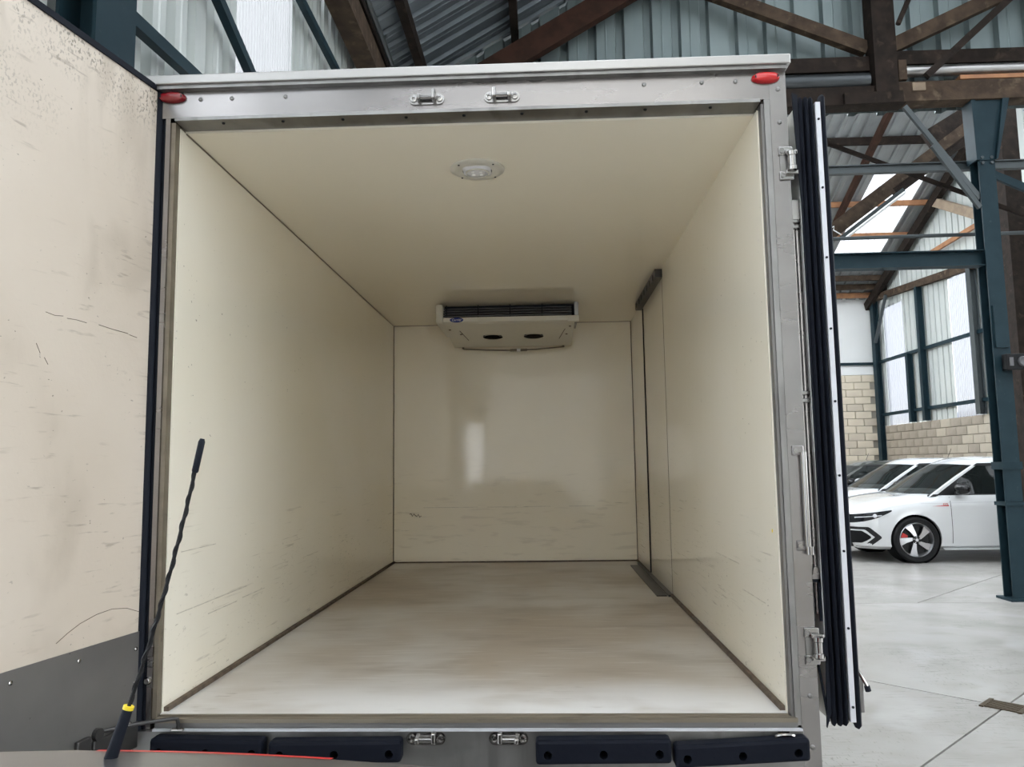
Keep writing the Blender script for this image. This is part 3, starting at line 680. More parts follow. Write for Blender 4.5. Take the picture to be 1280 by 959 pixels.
# left hinge stay
st = MB(); 
# right-hand hinges, rods and brackets
def hinge(z0, z1, tag_):
    hgn = empty('hinge', (1.075, -.03, (z0+z1)/2), tk)
    zc = (z0+z1)/2; hh = z1-z0
    for zz in (z0, z1-.03): part(MB().cbox((1.053, -.027, zz), (1.10, -.0205, zz+.03), .003), 'leaf', 'polished', hgn); part(MB().lathe([(.008, 0), (.008, .004), (.004, .004), (.004, .001)], (1.063, -.027, zz+.015), (0, -1, 0), 12), 'bolt', 'stainless_dull', hgn)
    part(MB().cbox((1.057, -.024, z0+.02), (1.09, -.0205, z1-.02), .001), 'back_plate', 'stainless_dull', hgn)
    part(MB().lathe([(.012, 0), (.0165, .003), (.0165, .016), (.014, .018), (.014, hh*.6-.018), (.0165, hh*.6-.016), (.0165, hh*.6-.003), (.012, hh*.6)], (1.09, -.042, z0+hh*.2), (0, 0, 1), 16), 'knuckle', 'polished', hgn, True)
    for zz in (z0+hh*.18, z0+hh*.78): part(MB().cbox((1.07, -.042, zz-.006), (1.11, -.022, zz+.008), .003), 'arm', 'polished', hgn)
    part(MB().box((1.10, -.035, zc-.028), (1.118, -.02, zc+.028)), 'door_leaf', 'rubber', hgn)
hinge(2.40, 2.515, 0); hinge(.842, .955, 1)
ds = empty('door_stay', (1.07, -.03, 1.35), tk)
for z in (1.49, 1.19): part(MB().cbox((1.046, -.026, z), (1.083, -.0205, z+.032), .003), 'bracket', 'stainless', ds); part(MB().lathe([(.007, 0), (.007, .004)], (1.056, -.026, z+.016), (0, -1, 0), 10), 'bolt', 'polished', ds)
part(MB().tube([(1.078, -.036, 1.205), (1.078, -.036, 1.50)], .0105, 12), 'cylinder', 'polished', ds, True)
part(MB().tube([(1.083, -.034, 1.18), (1.083, -.034, 1.205)], .014, 12), 'end_fitting', 'polished', ds, True)
# right door, folded back along the side of the box
rd = empty('rear_door', (1.16, 0, FZ), tk)
part(MB().box((1.122, -.006, .674), (1.198, 1.04, 2.662)), 'door_leaf', 'truck_white', rd)
part(MB().box((1.199, .0, .68), (1.203, 1.03, 2.655)), 'inner_panel', 'door_panel', rd)
def lip(x0, x1, y0, z0=.660, z1=2.684, taper=.012):
    n = 14; b = MB(); prof = [(x0, -.012), (x0+.2*(x1-x0), y0*.8), ((x0+x1)/2, y0), (x1-.2*(x1-x0), y0*.8), (x1, -.012)]
    for z in (z0, z0+taper, z1-taper, z1):
        s_ = .55 if z in (z0, z1) else 1.
        for (x, y) in prof: b.v.append(Vector(((x0+x1)/2+(x-(x0+x1)/2)*s_, -.012+(y+.012)*s_, z)))
    for i in range(3):
        for k in range(4): b.f.append([i*5+k, i*5+k+1, (i+1)*5+k+1, (i+1)*5+k])
    b.f.append([0, 1, 2, 3, 4]); b.f.append([15, 16, 17, 18, 19]); return b
part(lip(1.124, 1.139, -.042), 'seal_lip', 'rubber', rd, True); part(lip(1.141, 1.157, -.046), 'seal_lip', 'rubber', rd, True); part(lip(1.157, 1.176, -.040), 'seal_lip', 'rubber', rd, True)
part(lip(1.193, 1.214, -.046, .652, 2.690), 'seal_lip', 'rubber', rd, True)
part(MB().box((1.1765, -.040, .675), (1.1925, -.012, 2.66)), 'clamp_strip', 'white_strip', rd)
for k in range(9): part(MB().lathe([(.004, 0), (.004, .003)], (1.1845, -.040, .72+k*.235), (0, -1, 0), 8), 'rivet', 'rubber', rd)
part(MB().prism([(1.108, -.02, .655), (1.123, -.02, .70), (1.123, -.02, 2.69), (1.106, -.02, 2.70), (1.119, -.02, 2.3), (1.120, -.02, .95)], (0, -.01, 0)), 'seal_flap', 'rubber', rd)
lk = MB(); lk.cbox((1.204, -.03, .70), (1.225, .04, .80), .004); part(lk, 'hasp', 'stainless_dull', rd)
part(MB().tube([(1.21, -.02, .83), (1.228, -.035, .79), (1.236, -.035, .775)], .005, 8), 'catch_pin', 'polished', rd, True)
part(MB().tube([(1.232, -.035, .782), (1.236, -.035, .766)], .009, 8), 'catch_knob', 'rubber', rd, True)
for x, y, r in ((1.100, .012, .008), (1.113, .02, .011)):
    part(MB().tube([(x, y, .99), (x, y, 2.33)], r, 12), 'lock_rod', 'stainless', rd, True)
for z in (1.66, 1.685, 2.24, 2.26): part(MB().cbox((1.091, -.004, z), (1.121, .03, z+.014), .003), 'rod_guide', 'polished', rd)
part(MB().cbox((1.092, -.004, 2.265), (1.12, .03, 2.34), .004), 'rod_guide', 'aluminium', rd)
fr = MB(); fr.box((1.094, -.006, .97), (1.097, .0, 1.10)); fr.box((1.112, -.006, .97), (1.119, .0, 1.10)); fr.box((1.094, -.006, 1.09), (1.119, .0, 1.10)); part(fr, 'handle_frame', 'rubber', rd)
part(MB().prism([(1.094, -.006, 1.10), (1.119, -.006, 1.10), (1.113, -.006, 1.135), (1.10, -.006, 1.135)], (0, .01, 0)), 'handle_cap', 'stainless', rd)
part(MB().tube([(1.10, .0, .845), (1.118, -.015, .67)], .004, 6), 'cable_stay', 'rubber', rd)
# left door, standing open past ninety degrees
LX = -1.056
ld = empty('rear_door', (LX, 0, FZ), tk)
part(MB().box((LX-.08, -1.04, .58), (LX-.004, -.02, 2.79)), 'door_leaf', 'truck_white', ld)
part(MB().box((LX-.004, -1.02, .957), (LX, -.022, 2.777)), 'inner_panel', 'door_panel', ld)
kp = part(MB().box((LX-.0035, -1.02, .60), (LX+.003, -.024, .957)), 'kick_plate', 'kick_metal', ld)
for s_, z in ((.045, .905), (.285, .925), (.52, .925), (.76, .925), (.045, .80), (.06, .68), (.045, .63)): part(MB().lathe([(.0065, 0), (.0065, .002), (.003, .004)], (LX+.003, -s_, z), (1, 0, 0), 10), 'screw', 'polished', ld, True)
part(MB().tube([(LX-.006, -.016, .59), (LX-.006, -.016, 2.79)], .018, 12), 'hinge_seal', 'rubber', ld, True)
part(MB().tube([(LX+.010, .004, .60), (LX+.010, .004, 2.775)], .0135, 12), 'hinge_seal', 'rubber', ld, True)
part(MB().box((LX-.02, -1.04, 2.777), (LX+.006, -.005, 2.797)), 'top_seal', 'rubber', ld)
part(MB().box((LX-.01, -1.04, .60), (LX+.006, -1.021, 2.79)), 'edge_seal', 'rubber', ld)
# scratches on the inner panel
part(MB().tube([(LX+.0004, y_, z_) for y_, z_ in ((-.37, .992), (-.33, 1.012), (-.283, 1.030), (-.22, 1.044), (-.155, 1.049), (-.09, 1.040), (-.03, 1.018))], .0009, 5), 'scratch', 'caulk', ld)
for a_ in (((-.463, 1.919), (-.43, 1.915), (-.40, 1.919)), ((-.385, 1.915), (-.35, 1.917), (-.31, 1.915)), ((-.26, 1.918), (-.2, 1.914), (-.132, 1.912)), ((-.125, 1.909), (-.09, 1.905)), ((-.49, 1.826), (-.475, 1.80)), ((-.46, 1.79), (-.446, 1.772))):
    part(MB().tube([(LX+.0003, y_, z_) for y_, z_ in a_], .0009, 5), 'scratch', 'caulk', ld)
# stay bracket on the kick plate
bk = empty('stay_bracket', (LX, -.2, .65), ld)
part(MB().cbox((LX+.003, -.29, .605), (LX+.016, -.235, .70), .004), 'plate', 'dark_steel', bk)
part(MB().cbox((LX+.003, -.222, .60), (LX+.012, -.03, .68), .004), 'plate', 'dark_steel', bk)
part(MB().lathe([(.018, 0), (.018, .014)], (LX+.003, -.205, .695), (1, 0, 0), 14), 'eye', 'dark_steel', bk)
ld.rotation_euler = (0, 0, math.radians(-10.3))
sy = empty('stay_rod', (-1.0, -.1, .69), tk)
part(MB().tube([(-1.10, -.185, .694), (-1.02, -.11, .694), (-.93, -.05, .692), (-.918, -.048, .690), (-.914, -.047, .675), (-.916, -.046, .662)], .006, 8), 'rod', 'dark_steel', sy, True)
part(MB().cbox((-.935, -.056, .655), (-.895, -.043, .662), .002), 'foot', 'polished', sy)
# running gear and cab
ch = MB()
for s_ in (-1, 1): ch.box((s_*.42-.04, .1, .40), (s_*.42+.04, 5.6, .54))
part(ch, 'chassis_rail', 'rubber')
for yy in (1.0, 4.7):
    for s_ in (-1, 1):
        wh = empty('wheel', (s_*.88, yy, .34), tk)
        part(MB().lathe([(.2, -.1), (.31, -.105), (.34, -.08), (.34, .08), (.31, .105), (.2, .1)], (s_*.88, yy, .34), (1, 0, 0), 28), 'tyre', 'tyre', wh, True)
        part(MB().lathe([(.05, -.06), (.2, -.09), (.2, .09), (.05, .06)], (s_*.88, yy, .34), (1, 0, 0), 20), 'rim', 'rim_silver', wh, True)
    part(MB().tube([(-.8, yy, .34), (.8, yy, .34)], .05, 8), 'axle', 'rubber')
cbp = [(4.02, .45), (5.75, .45), (5.78, .95), (5.55, 1.2), (5.05, 2.05), (4.02, 2.1)]
part(MB().prism([(-.95, y, z) for y, z in cbp], (1.9, 0, 0)), 'cab', 'truck_white')

# ------------------------------------------------------------------ ceiling lamp in the box
LC = Vector((.006, .468, CZ))
cl = tag(empty('interior_lamp', LC), 'round clear interior lamp on the cream ceiling of the truck', 'lamp')
MB().lathe([(.11, 0), (.11, .004), (.104, .008), (.085, .010), (.06, .010), (.06, .002)], LC, (0, 0, -1), 40).build('rim', 'lamp_rim', cl, True)
b = MB(); n = 40; rings = [(.064, .004), (.062, .010), (.050, .015), (.030, .018), (.004, .019)]
for r, d in rings:
    for k in range(n):
        a = 2*PI*k/n; q = r*(1+.10*math.cos(4*a-PI)); b.v.append(LC+Vector((q*math.cos(a), q*math.sin(a), -d)))
for i in range(len(rings)-1):
    for k in range(n): k2 = (k+1) % n; b.f.append([i*n+k, i*n+k2, (i+1)*n+k2, (i+1)*n+k])
b.f.append([(len(rings)-1)*n+k for k in range(n)]); b.build('lens', 'lamp_lens', cl, True)
MB().lathe([(.046, .014), (.048, .019), (.044, .021)], LC, (0, 0, -1), 32, False).build('lens_ring', 'lamp_rim', cl, True)
for sx in (-1, 1):
    for sy_ in (-1, 1):
        MB().cbox(LC+Vector((sx*.016-.007, sy_*.016-.007, -.022)), LC+Vector((sx*.016+.007, sy_*.016+.007, -.017)), .002).build('led', 'white_paint', cl)
        MB().lathe([(.004, .009), (.004, .011)], LC+Vector((sx*.068, sy_*.068, 0)), (0, 0, -1), 8).build('screw', 'rubber', cl)

# ------------------------------------------------------------------ evaporator hanging from the ceiling
ev = tag(empty('evaporator_unit', (.02, 3.4, CZ)), 'white evaporator unit with twin fans hanging under the truck ceiling', 'cooling unit')
ex0, ex1, ey, zb_ = -.47, .495, 3.06, 2.515
b = MB()   # tray: front lip, sloping underside to the bulkhead
prof = [(ey-.01, zb_+.045), (ey-.01, zb_+.012), (ey+.012, zb_), (ey+.74, zb_-.062), (ey+.80, zb_-.05), (ey+.80, CZ), (ey+.10, CZ), (ey+.10, zb_+.045)]
b.prism([(ex0, y, z) for y, z in prof], (ex1-ex0, 0, 0)); b.build('housing', 'evap_white', ev)
MB().cbox((ex0-.055, ey-.02, zb_+.005), (ex0-.001, ey+.62, CZ-.003), .015).build('end_cap', 'evap_white', ev)
MB().box((ex1+.001, ey+.0, zb_+.045), (ex1+.03, ey+.55, CZ-.004)).build('end_cap', 'stainless_dull', ev)
MB().cbox((ex1-.05, ey-.014, zb_+.0), (ex1+.032, ey+.02, zb_+.045), .004).build('corner_cap', 'evap_white', ev)
MB().box((ex0, ey+.09, zb_+.04), (ex1, ey+.10, CZ)).build('grille_back', 'rubber', ev)
for k in range(4): MB().box((ex0, ey+.0+.012*k, zb_+.055+k*.021), (ex1-.02, ey+.03+.012*k, zb_+.061+k*.021)).build('grille_slat', 'grey_plastic', ev)
for k in range(5): MB().box((ex0+.02+k*.235, ey+.004, zb_+.045), (ex0+.026+k*.235, ey+.02, CZ-.01)).build('grille_bar', 'rubber', ev)
nrm = Vector((0, -.062/.728, -1)).normalized()
for xc in (-.13, .19):
    c = Vector((xc, ey+.40, zb_-.062*(.388/.728)))
    MB().lathe([(.088, 0.001), (.088, .005), (.078, .006), (.078, .002)], c, nrm, 32).build('fan_ring', 'evap_white', ev, True)
    fb = MB().lathe([(.078, .0025), (.02, .003)], c, nrm, 28).build('fan_opening', 'fan_dark', ev)
    for k in range(5):
        a = 2*PI*k/5+.3; d = Vector((math.cos(a), math.sin(a), 0)); e = Vector((-d.y, d.x, 0)); cc = c+nrm*.005
        MB().prism([cc+d*.018-e*.006, cc+d*.072-e*.022, cc+d*.074+e*.018, cc+d*.018+e*.008], nrm*.002).build('fan_blade', 'fan_dark', ev)
    for k in range(4):
        a = PI/4+k*PI/2; d = Vector((math.cos(a), math.sin(a), 0)); MB().lathe([(.010, .001), (.010, .008)], c+d*.088, nrm, 8).build('fan_foot', 'grey_plastic', ev)
for s_ in (-1, 1): MB().beam((s_*.40+.03, ey+.2, zb_-.0165), (s_*.36+.03, ey+.5, zb_-.0415), .004, .004).build('seam', 'caulk', ev)
bd = MB(); n = 28; bc = Vector((ex0+.10, ey-.0105, zb_+.027))
bd.prism([bc+Vector((.050*math.cos(2*PI*k/n), 0, .0185*math.sin(2*PI*k/n))) for k in range(n)], (0, -.003, 0)); bdo = bd.build('badge', 'badge_blue', ev)
link_mesh('lettering', text_mesh('Carrier', .024, 'white_paint', 'lettering', shear=.25), bc+Vector((0, -.004, 0)), bdo, (PI/2, 0, 0))
zr = zb_-.075
MB().tube([(-.40, ey+.74, zr-.0), (-.2, ey+.74, zr-.012), (-.0, ey+.74, zr-.018), (.2, ey+.74, zr-.014), (.43, ey+.74, zr+.004)], .006, 8).build('drain_pipe', 'sill_metal', ev, True)
MB().tube([(-.01, ey+.74, zr-.018), (.13, ey+.74, zr-.016)], .011, 10).build('pipe_sleeve', 'sill_metal', ev, True)
MB().tube([(.045, ey+.735, zr-.018), (.075, ey+.735, zr-.018)], .013, 10).build('pipe_clip', 'white_paint', ev, True)
for x in (-.40, .43): MB().tube([(x, ey+.74, zr), (x, ey+.74, zb_-.055)], .009, 8).build('pipe_bend', 'sill_metal', ev, True)
for x, y_ in ((ex0+.03, .16), (ex0+.1, .3), (ex1-.03, .12), (ex1-.05, .35)): MB().lathe([(.009, 0), (.009, .004)], (x, ey+y_, zb_-.062*(y_/.728)), nrm, 10).build('screw', 'caulk', ev)
# ------------------------------------------------------------------ cars
def lerp(tab, u):
    if u <= tab[0][0]: return tab[0][1]
    for (a, p), (b, q) in zip(tab, tab[1:]):
        if u <= b: t = (u-a)/(b-a); return p+(q-p)*t
    return tab[-1][1]
WID = [(0, .50), (.04, .60), (.10, .70), (.2, .79), (.35, .85), (.6, .885), (1.0, .895), (2.2, .90), (3.4, .895), (3.9, .87), (4.15, .80), (4.26, .68)]
TOP = [(0, .57), (.03, .67), (.08, .735), (.18, .795), (.35, .855), (.6, .915), (.9, .96), (1.15, .985), (1.3, .98), (2.5, .985), (3.6, 1.0), (4.0, .99), (4.18, .93), (4.26, .80)]
BOT = [(0, .30), (.05, .24), (.15, .20), (.4, .185), (3.8, .19), (4.1, .24), (4.26, .34)]
def ring(u):
    w_, zt, zb = lerp(WID, u), lerp(TOP, u), lerp(BOT, u); zs = zt-.04-.035*min(1, u/.4)
    if u > 1.2: zs = zt-.02
    return [(0, zb), (w_*.84, zb), (w_*.965, zb+.05), (w_*.985, zb+.16), (w_*1.0, zb+.30), (w_*.995, zs-.17), (w_*.975, zs-.06), (w_*.935, zs-.005), (w_*.80, zt-.012), (w_*.45, zt-.003), (0, zt)]
def side(u, z):
    r = ring(u)[1:8]
    for (v0, z0), (v1, z1) in zip(r, r[1:]):
        if z0 <= z <= z1 and z1 > z0: return v0+(v1-v0)*(z-z0)/(z1-z0)
    return r[-1][0] if z > r[-1][1] else r[1][0]
# greenhouse: at height fraction t the front / rear edges and half width
def gh(t):
    T = [(0, .98, 4.20, .81), (.45, 1.36, 4.06, .76), (.80, 1.70, 3.86, .69), (.93, 1.92, 3.74, .63), (1.0, 2.25, 3.55, .52)]
    for a, b in zip(T, T[1:]):
        if t <= b[0]: k = (t-a[0])/(b[0]-a[0]); return [a[i]+(b[i]-a[i])*k for i in (1, 2, 3)]
    return list(T[-1][1:])
ZB0, ZR = .94, 1.50
def gz(t): return ZB0+(ZR-ZB0)*(1-(1-t)**1.0) if t < .8 else ZB0+(ZR-ZB0)*(.8+.2*(1-(1-(t-.8)/.2)**1.6))
def g_side(s, t, sg):    # s 0 front .. 1 rear
    f, r, w_ = gh(t); u = f+.16+(r-.10-f-.16)*s
    return (u, sg*(w_+.02*math.sin(PI*s)), gz(t))
def g_front(s, t):       # s -1..1
    f, r, w_ = gh(t); return (f+.16*s*s, s*w_, gz(t)+.022*(1-s*s)*(t > .5))
def g_rear(s, t):
    f, r, w_ = gh(t); return (r-.10*s*s, s*w_, gz(t)+.022*(1-s*s)*(t > .5))
def patch(fn, sa, sb, ta, tb_, ns, nt_, off=.004, tb2=None, sfun=None):
    b = MB()
    for i in range(ns+1):
        for j in range(nt_+1):
            s_ = sa+(sb-sa)*i/ns; t_ = ta+(tb_-ta)*j/nt_
            if sfun: s_, t_ = sfun(i/ns, j/nt_)
            p = Vector(fn(s_, t_)); e = 1e-3
            n_ = (Vector(fn(s_+e, t_))-p).cross(Vector(fn(s_, t_+e))-p).normalized()
            c = Vector((2.6, 0, .9))
            if n_.dot(p-c) < 0: n_ = -n_
            b.v.append(p+n_*off)
    for i in range(ns):
        for j in range(nt_): k = i*(nt_+1)+j; b.f.append([k, k+1, k+nt_+2, k+nt_+1])
    return b
def spatch(u0, u1, zlo, zhi, sg, nu=10, nz=5, off=.003):   # patch on the body side
    b = MB()
    for i in range(nu+1):
        u = u0+(u1-u0)*i/nu; a, c = zlo(i/nu), zhi(i/nu)
        for j in range(nz+1):
            z = a+(c-a)*j/nz; v = side(u, z); e = .01
            n_ = Vector((-(side(u+e, z)-side(max(0, u-e), z)), 2*e, 0)).normalized()
            b.v.append(Vector((u, v, z))+n_*off)
    for i in range(nu):
        for j in range(nz): k = i*(nz+1)+j; b.f.append([k, k+1, k+nz+2, k+nz+1])
    for p in b.v: p.y *= sg
    return b
def make_car(label, loc, rotz, paint, mirror='mirror_black', sz=1.0, spoke=True, badge=True, ant=None, sy=1.0):
    """heading is local -x; the origin sits on the ground under the front wheel axle line"""
    car = tag(empty('parked_car', (0, 0, 0)), label, 'car')
    P = lambda mb, nm, m, par=car, sm=True, ang=30: mb.build(nm, m, par, sm, ang)
    us = sorted(set([x[0] for x in WID]+[x[0] for x in TOP]+[x[0] for x in BOT]+[.5, .75, 1.6, 2.0, 3.0]))
    b = MB(); R0 = [ring(u) for u in us]; m_ = len(R0[0]); n = 2*m_-2
    for u, r in zip(us, R0):
        full = [(v, z) for v, z in r]+[(-v, z) for v, z in r[-2:0:-1]]
        b.v += [Vector((u, v, z)) for v, z in full]
    for i in range(len(us)-1):
        for k in range(n): k2 = (k+1) % n; b.f.append([i*n+k, i*n+k2, (i+1)*n+k2, (i+1)*n+k])
    b.f.append(list(range(n))); b.f.append([(len(us)-1)*n+k for k in range(n)])
    body = P(b, 'body', paint, car, True, 40)
    c = MB()
    for u in (.88, 3.50):
        for sg in (-1, 1): c.lathe([(.358, 0), (.358, .5)], (u, sg*.60, .335), (0, sg, 0), 40)
    cut(body, c)
    for p in body.data.polygons: p.use_smooth = True
    try: body.data.set_sharp_from_angle(angle=math.radians(35))
    except Exception: pass
    # greenhouse shell: pillars and roof
    b = MB(); ts = [0, .2, .45, .65, .8, .87, .93, .97, 1.0]
    def ringpts(t):
        L = [g_front(-1+2*i/8, t) for i in range(9)]+[g_side(i/12, t, 1) for i in range(1, 12)]+[g_rear(1-2*i/8, t) for i in range(9)]+[g_side(1-i/12, t, -1) for i in range(1, 12)]
        return [Vector(p) for p in L]
    rr = [ringpts(t) for t in ts]; n = len(rr[0])
    for r in rr[4:]: b.v += r
    k0 = len(ts)-4
    for i in range(k0-1):
        for k in range(n): k2 = (k+1) % n; b.f.append([i*n+k, i*n+k2, (i+1)*n+k2, (i+1)*n+k])
    # crown
    o = (k0-1)*n; cidx = len(b.v); b.v.append(Vector((2.95, 0, ZR+.022)))
    for k in range(n): b.f.append([o+k, o+(k+1) % n, cidx])
    roof = P(b, 'roof', paint, car, True, 50)
    # pillars
    def strip(fn, s0, s1, t0, t1, m, nm, off=.0): return P(patch(fn, s0, s1, t0, t1, 3, 8, off), nm, m)
    for sg in (-1, 1):
        f = lambda s, t, sg=sg: g_side(s, t, sg)
        ff = lambda s, t, sg=sg: g_front(s*sg, t)
        strip(ff, .95, 1.0, 0, .81, paint, 'pillar'); strip(f, 0, .022, 0, .81, paint, 'pillar'); strip(f, .47, .51, 0, .8, 'rim_dark', 'pillar'); strip(f, .82, 1.0, 0, .81, paint, 'pillar')
        P(patch(f, .022, .47, .06, .78, 12, 6, .002), 'side_window', 'car_glass_dark'); P(patch(f, .51, .82, .06, .78, 8, 6, .002), 'side_window', 'car_glass_dark')
        P(patch(f, .0, .98, .78, .83, 12, 2, .006), 'window_trim', 'rim_dark'); P(patch(f, .0, .98, .0, .06, 12, 2, .004), 'window_trim', 'rim_dark')
        P(patch(f, .022, .08, .06, .45, 4, 4, .004, sfun=lambda a, c_: (.022+.085*a*(1-c_), .05+.42*c_)), 'quarter_trim', 'rim_dark')
    P(patch(g_front, -.95, .95, .04, .80, 12, 8, .0), 'windscreen', 'car_glass'); P(patch(g_front, -.97, .97, 0, .04, 12, 2, .003), 'wiper_cowl', 'rim_dark')
    P(patch(g_rear, -.9, .9, .2, .78, 10, 6, .0), 'rear_window', 'car_glass_dark'); P(patch(g_rear, -1, 1, 0, .2, 10, 3, .0), 'tailgate', paint)
    for sg in (-1, 1): P(patch(lambda s, t, sg=sg: g_rear(s*sg, t), .9, 1.0, 0, .81, 3, 6, .0), 'pillar', paint)
    P(patch(g_rear, -1, 1, .78, .82, 10, 2, .006), 'spoiler', paint)
    # cabin
    it = MB(); it.box((1.2, -.72, .90), (4.0, .72, .965)); P(it, 'cabin_deck', 'interior_dark', car, False)
    d_ = MB(); d_.cbox((1.35, -.70, .93), (1.75, .70, 1.02), .03); P(d_, 'dashboard', 'interior_light')
    for sg in (-1, 1):
        s_ = MB(); s_.cbox((2.25, sg*.36-.23, .93), (2.42, sg*.36+.23, 1.22), .05); P(s_, 'seat', 'interior_dark'); s_ = MB(); s_.cbox((2.30, sg*.36-.12, 1.23), (2.40, sg*.36+.12, 1.38), .04); P(s_, 'headrest', 'interior_dark')
    st_ = MB(); st_.tube([(1.82+.06*math.cos(a), -.36+.18*math.sin(a), 1.02+.15*math.cos(a)) for a in [2*PI*i/20 for i in range(21)]], .014, 6); P(st_, 'steering_wheel', 'interior_dark')
    for sg in (-1, 1):
        # lamps, intake, seams
        P(spatch(.012, .56, lambda t: .565+.05*t+.125*t*t, lambda t: .685+.072*t, sg, 16, 4, .004), 'headlight', 'headlight')
        hl = MB(); hl.lathe([(.028, 0), (.028, .012), (.012, .016)], (.33, sg*(side(.33, .68)+.0), .675), (-.35, sg, 0), 14); P(hl, 'headlight_lens', 'lamp_lens')
        P(spatch(.10, .42, lambda t: .645+.03*t, lambda t: .655+.03*t, sg, 10, 1, .007), 'daytime_light', 'lamp_lens')
        ol = lambda a, c_: (lambda t: a if t < .6 else a+(c_)*(t-.6)/.4)
        P(spatch(.012, .40, ol(.225, .13), ol(.515, -.14), sg, 14, 5, .003), 'intake_frame', 'rim_dark')
        P(spatch(.012, .315, ol(.262, .11), ol(.478, -.11), sg, 14, 5, .008), 'intake_surround', paint)
        P(spatch(.012, .265, ol(.285, .07), ol(.460, -.08), sg, 14, 5, .013), 'intake_mesh', 'interior_dark')
        for u, z0, z1 in ((1.385, .22, .935), (2.42, .22, .95)): P(spatch(u, u+.008, lambda t: z0, lambda t: z1, sg, 1, 12, .002), 'door_seam', 'rim_dark')
        P(spatch(.98, 2.7, lambda t: .843+.025*t, lambda t: .847+.026*t, sg, 12, 1, .002), 'crease', 'mirror_grey')
        P(spatch(2.15, 2.35, lambda t: .80, lambda t: .825, sg, 4, 2, .018), 'door_handle', paint)
        P(spatch(1.27, 3.12, lambda t: .185, lambda t: .235, sg, 12, 2, .012), 'sill', paint)
        if badge:
            bg_ = P(spatch(1.12, 1.36, lambda t: .806, lambda t: .806+.018*t, sg, 4, 1, .005), 'badge', 'red_trim')
            tm = text_mesh('GTI', .045, 'red_trim', 'lettering', .002)
            link_mesh('lettering', tm, (1.315, sg*(side(1.31, .82)+.006), .832), bg_, (PI/2, 0, 0) if sg < 0 else (PI/2, 0, PI))
        # mirror
        mr = MB(); n = 16
        for i in range(9):
            th = PI*i/8; 
            for k in range(n):
                ph = 2*PI*k/n; x = math.sin(th)*math.cos(ph); z = math.sin(th)*math.sin(ph); y_ = -math.cos(th)
                mr.v.append(Vector((1.52+.10*math.copysign(abs(x)**.8, x)+.02*y_*0, sg*(.985+.115*y_), 1.05+.082*math.copysign(abs(z)**.75, z))))
        for i in range(8):
            for k in range(n): k2 = (k+1) % n; mr.f.append([i*n+k, i*n+k2, (i+1)*n+k2, (i+1)*n+k])
        mo = P(mr, 'wing_mirror', mirror)
        P(MB().beam((1.52, sg*.84, .985), (1.52, sg*.97, 1.0), .09, .05), 'mirror_arm', 'rim_dark', mo, False)
        for u in (.88, 3.50):
            wc = Vector((u, sg*.80, .33)); A = (0, sg, 0)
            P(MB().lathe([(.352, -.20), (.352, .06)], wc, A, 36, False), 'wheel_liner', 'interior_dark'); P(MB().lathe([(.35, -.185), (.01, -.18)], wc, A, 30), 'wheel_liner', 'interior_dark')
            wh = empty('wheel', wc, car)
            P(MB().lathe([(.235, -.10), (.30, -.11), (.325, -.085), (.33, -.03), (.33, .03), (.325, .075), (.30, .095), (.245, .085), (.235, .06)], wc, A, 36, False), 'tyre', 'tyre', wh)
            P(MB().lathe([(.236, -.05), (.246, .08), (.236, .087), (.226, .07), (.215, .0)], wc, A, 36, False), 'rim', 'rim_silver', wh)
            P(MB().lathe([(.22, .0), (.02, .005)], wc, A, 30), 'brake_disc', 'rim_dark', wh)
            cpr = MB(); aa = PI*.93
            q = lambda r, a, d: wc+Vector((r*math.cos(a), sg*d, r*math.sin(a)))
            cpr.prism([q(.12, aa-.30, .01), q(.20, aa-.30, .01), q(.205, aa, .01), q(.20, aa+.30, .01), q(.12, aa+.30, .01)], (0, sg*.03, 0)); P(cpr, 'brake_caliper', 'caliper_red', wh, False)
            for k in range(5):
                a = PI/2+2*PI*k/5+.1; sp_ = MB(); tw = .42
                poly = [q(.045, a-.45, .075), q(.13, a-.02, .068), q(.225, a+.10, .060), q(.225, a+.58, .060), q(.14, a+.50, .068), q(.05, a+.45, .075)]
                sp_.prism(poly, (0, -sg*.02, 0)); P(sp_, 'spoke', 'rim_silver', wh, False)
            P(MB().lathe([(.055, .05), (.055, .082), (.03, .086)], wc, A, 20), 'hub_cap', 'rim_dark', wh)
            hb = MB()
            for k in range(5): a = 2*PI*k/5+.4; hb.lathe([(.008, .076), (.008, .088)], wc+Vector((.043*math.cos(a), 0, .043*math.sin(a))), A, 8)
            P(hb, 'wheel_bolt', 'rim_silver', wh)
            P(MB().lathe([(.022, .086), (.022, .089)], wc, A, 16), 'hub_emblem', 'rim_silver', wh)
    P(spatch(4.0, 4.255, lambda t: .66, lambda t: .84-.03*t, -1, 8, 3, .005), 'tail_light', 'marker_red'); P(spatch(4.0, 4.255, lambda t: .66, lambda t: .84-.03*t, 1, 8, 3, .005), 'tail_light', 'marker_red')
    gr = MB(); gr.box((-.006, -.48, .34), (.002, .48, .50)); P(gr, 'lower_grille', 'interior_dark', car, False)
    if ant:
        P(MB().tube([ant, Vector(ant)+Vector((.09, 0, .20))], [.006, .003], 8), 'roof_antenna', 'rubber')
    car.location = loc; car.rotation_euler = (0, 0, rotz); car.scale = (1, sy, sz)
    return car
W0 = Vector((5.59, 9.02, 0))            # ground point under the near front wheel
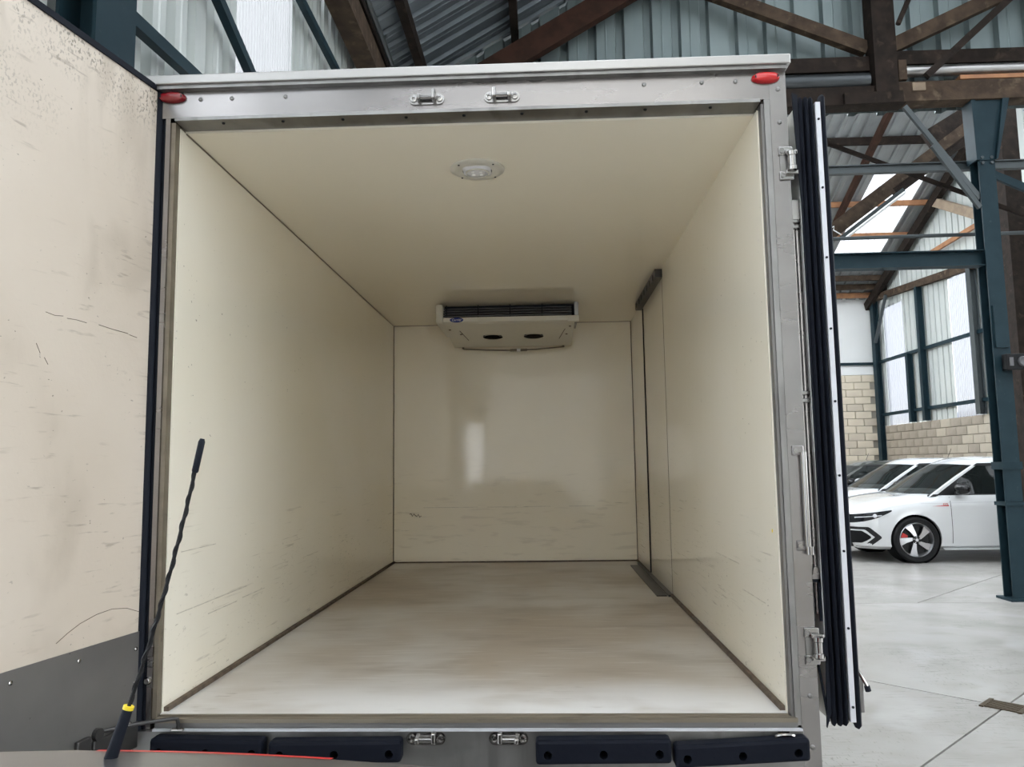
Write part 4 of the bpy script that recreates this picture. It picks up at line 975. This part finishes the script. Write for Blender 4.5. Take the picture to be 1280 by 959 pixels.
make_car('white hatchback parked nearest the teal column, black mirror, red caliper', (W0.x-.88, W0.y+.88, 0), 0, 'car_white')
make_car('white hatchback with grey mirror parked between the nearest white car and a dark car', (W0.x-.88+.32, W0.y+.88+2.45, 0), 0, 'car_silver_white', 'mirror_grey', 1.0, badge=False, ant=(2.75, 0, 1.48))
make_car('dark car parked farthest back beside the block wall', (W0.x-.88+.35, W0.y+.88+4.9, 0), 0, 'car_dark', 'mirror_black', .985, badge=False, ant=(2.2, 0, 1.46))

# ------------------------------------------------------------------ grey car in the foreground (roof edge and aerial)
fc = make_car('dark grey low car in the foreground with twisted roof aerial', (0, 0, 0), 0, 'car_grey', sz=.829, badge=False)
fc.rotation_euler = (0, 0, PI/2); fc.location = (-.13, -5.645, 0)
bl_ = patch(g_rear, -.34, -.03, .9300, .9318, 16, 1, .0004); blo = bl_.build('brake_light', 'red_trim'); blo.parent = fc
ae = empty('roof_aerial', (0, 0, 0)); 
B0, T0 = Vector((-.0945, -1.93, 1.225)), Vector((-.035, -1.90, 1.4955))
def ap(t): return B0+(T0-B0)*t+Vector((.006*math.sin(t*PI), 0, 0))
MB().tube([ap(i/10*.215) for i in range(11)], [.0056-.0018*i/10 for i in range(11)], 14).build('boot', 'rubber', ae, True)
MB().tube([ap(.210), ap(.220)], .0042, 14).build('band', 'yellow_band', ae, True)
MB().tube([ap(.22+.70*i/20) for i in range(21)], .0016, 8).build('mast', 'black_plastic', ae, True)
hx = []
for i in range(241):
    t = .225+.68*i/240; a = 2*PI*t*13; p = ap(t); hx.append(p+Vector((math.cos(a), math.sin(a), 0))*.0011)
MB().tube(hx, .0013, 6).build('winding', 'black_plastic', ae, True)
MB().tube([ap(.895), ap(.90), ap(.99), ap(1.0)], [.0022, .0028, .0028, .0018], 12).build('tip', 'rubber', ae, True)
MB().lathe([(.016, -.02), (.016, 0), (.009, .012)], B0, (0, 0, 1), 16).build('foot', 'rubber', ae, True)
ae.parent = fc; bpy.context.view_layer.update(); ae.matrix_parent_inverse = fc.matrix_world.inverted()
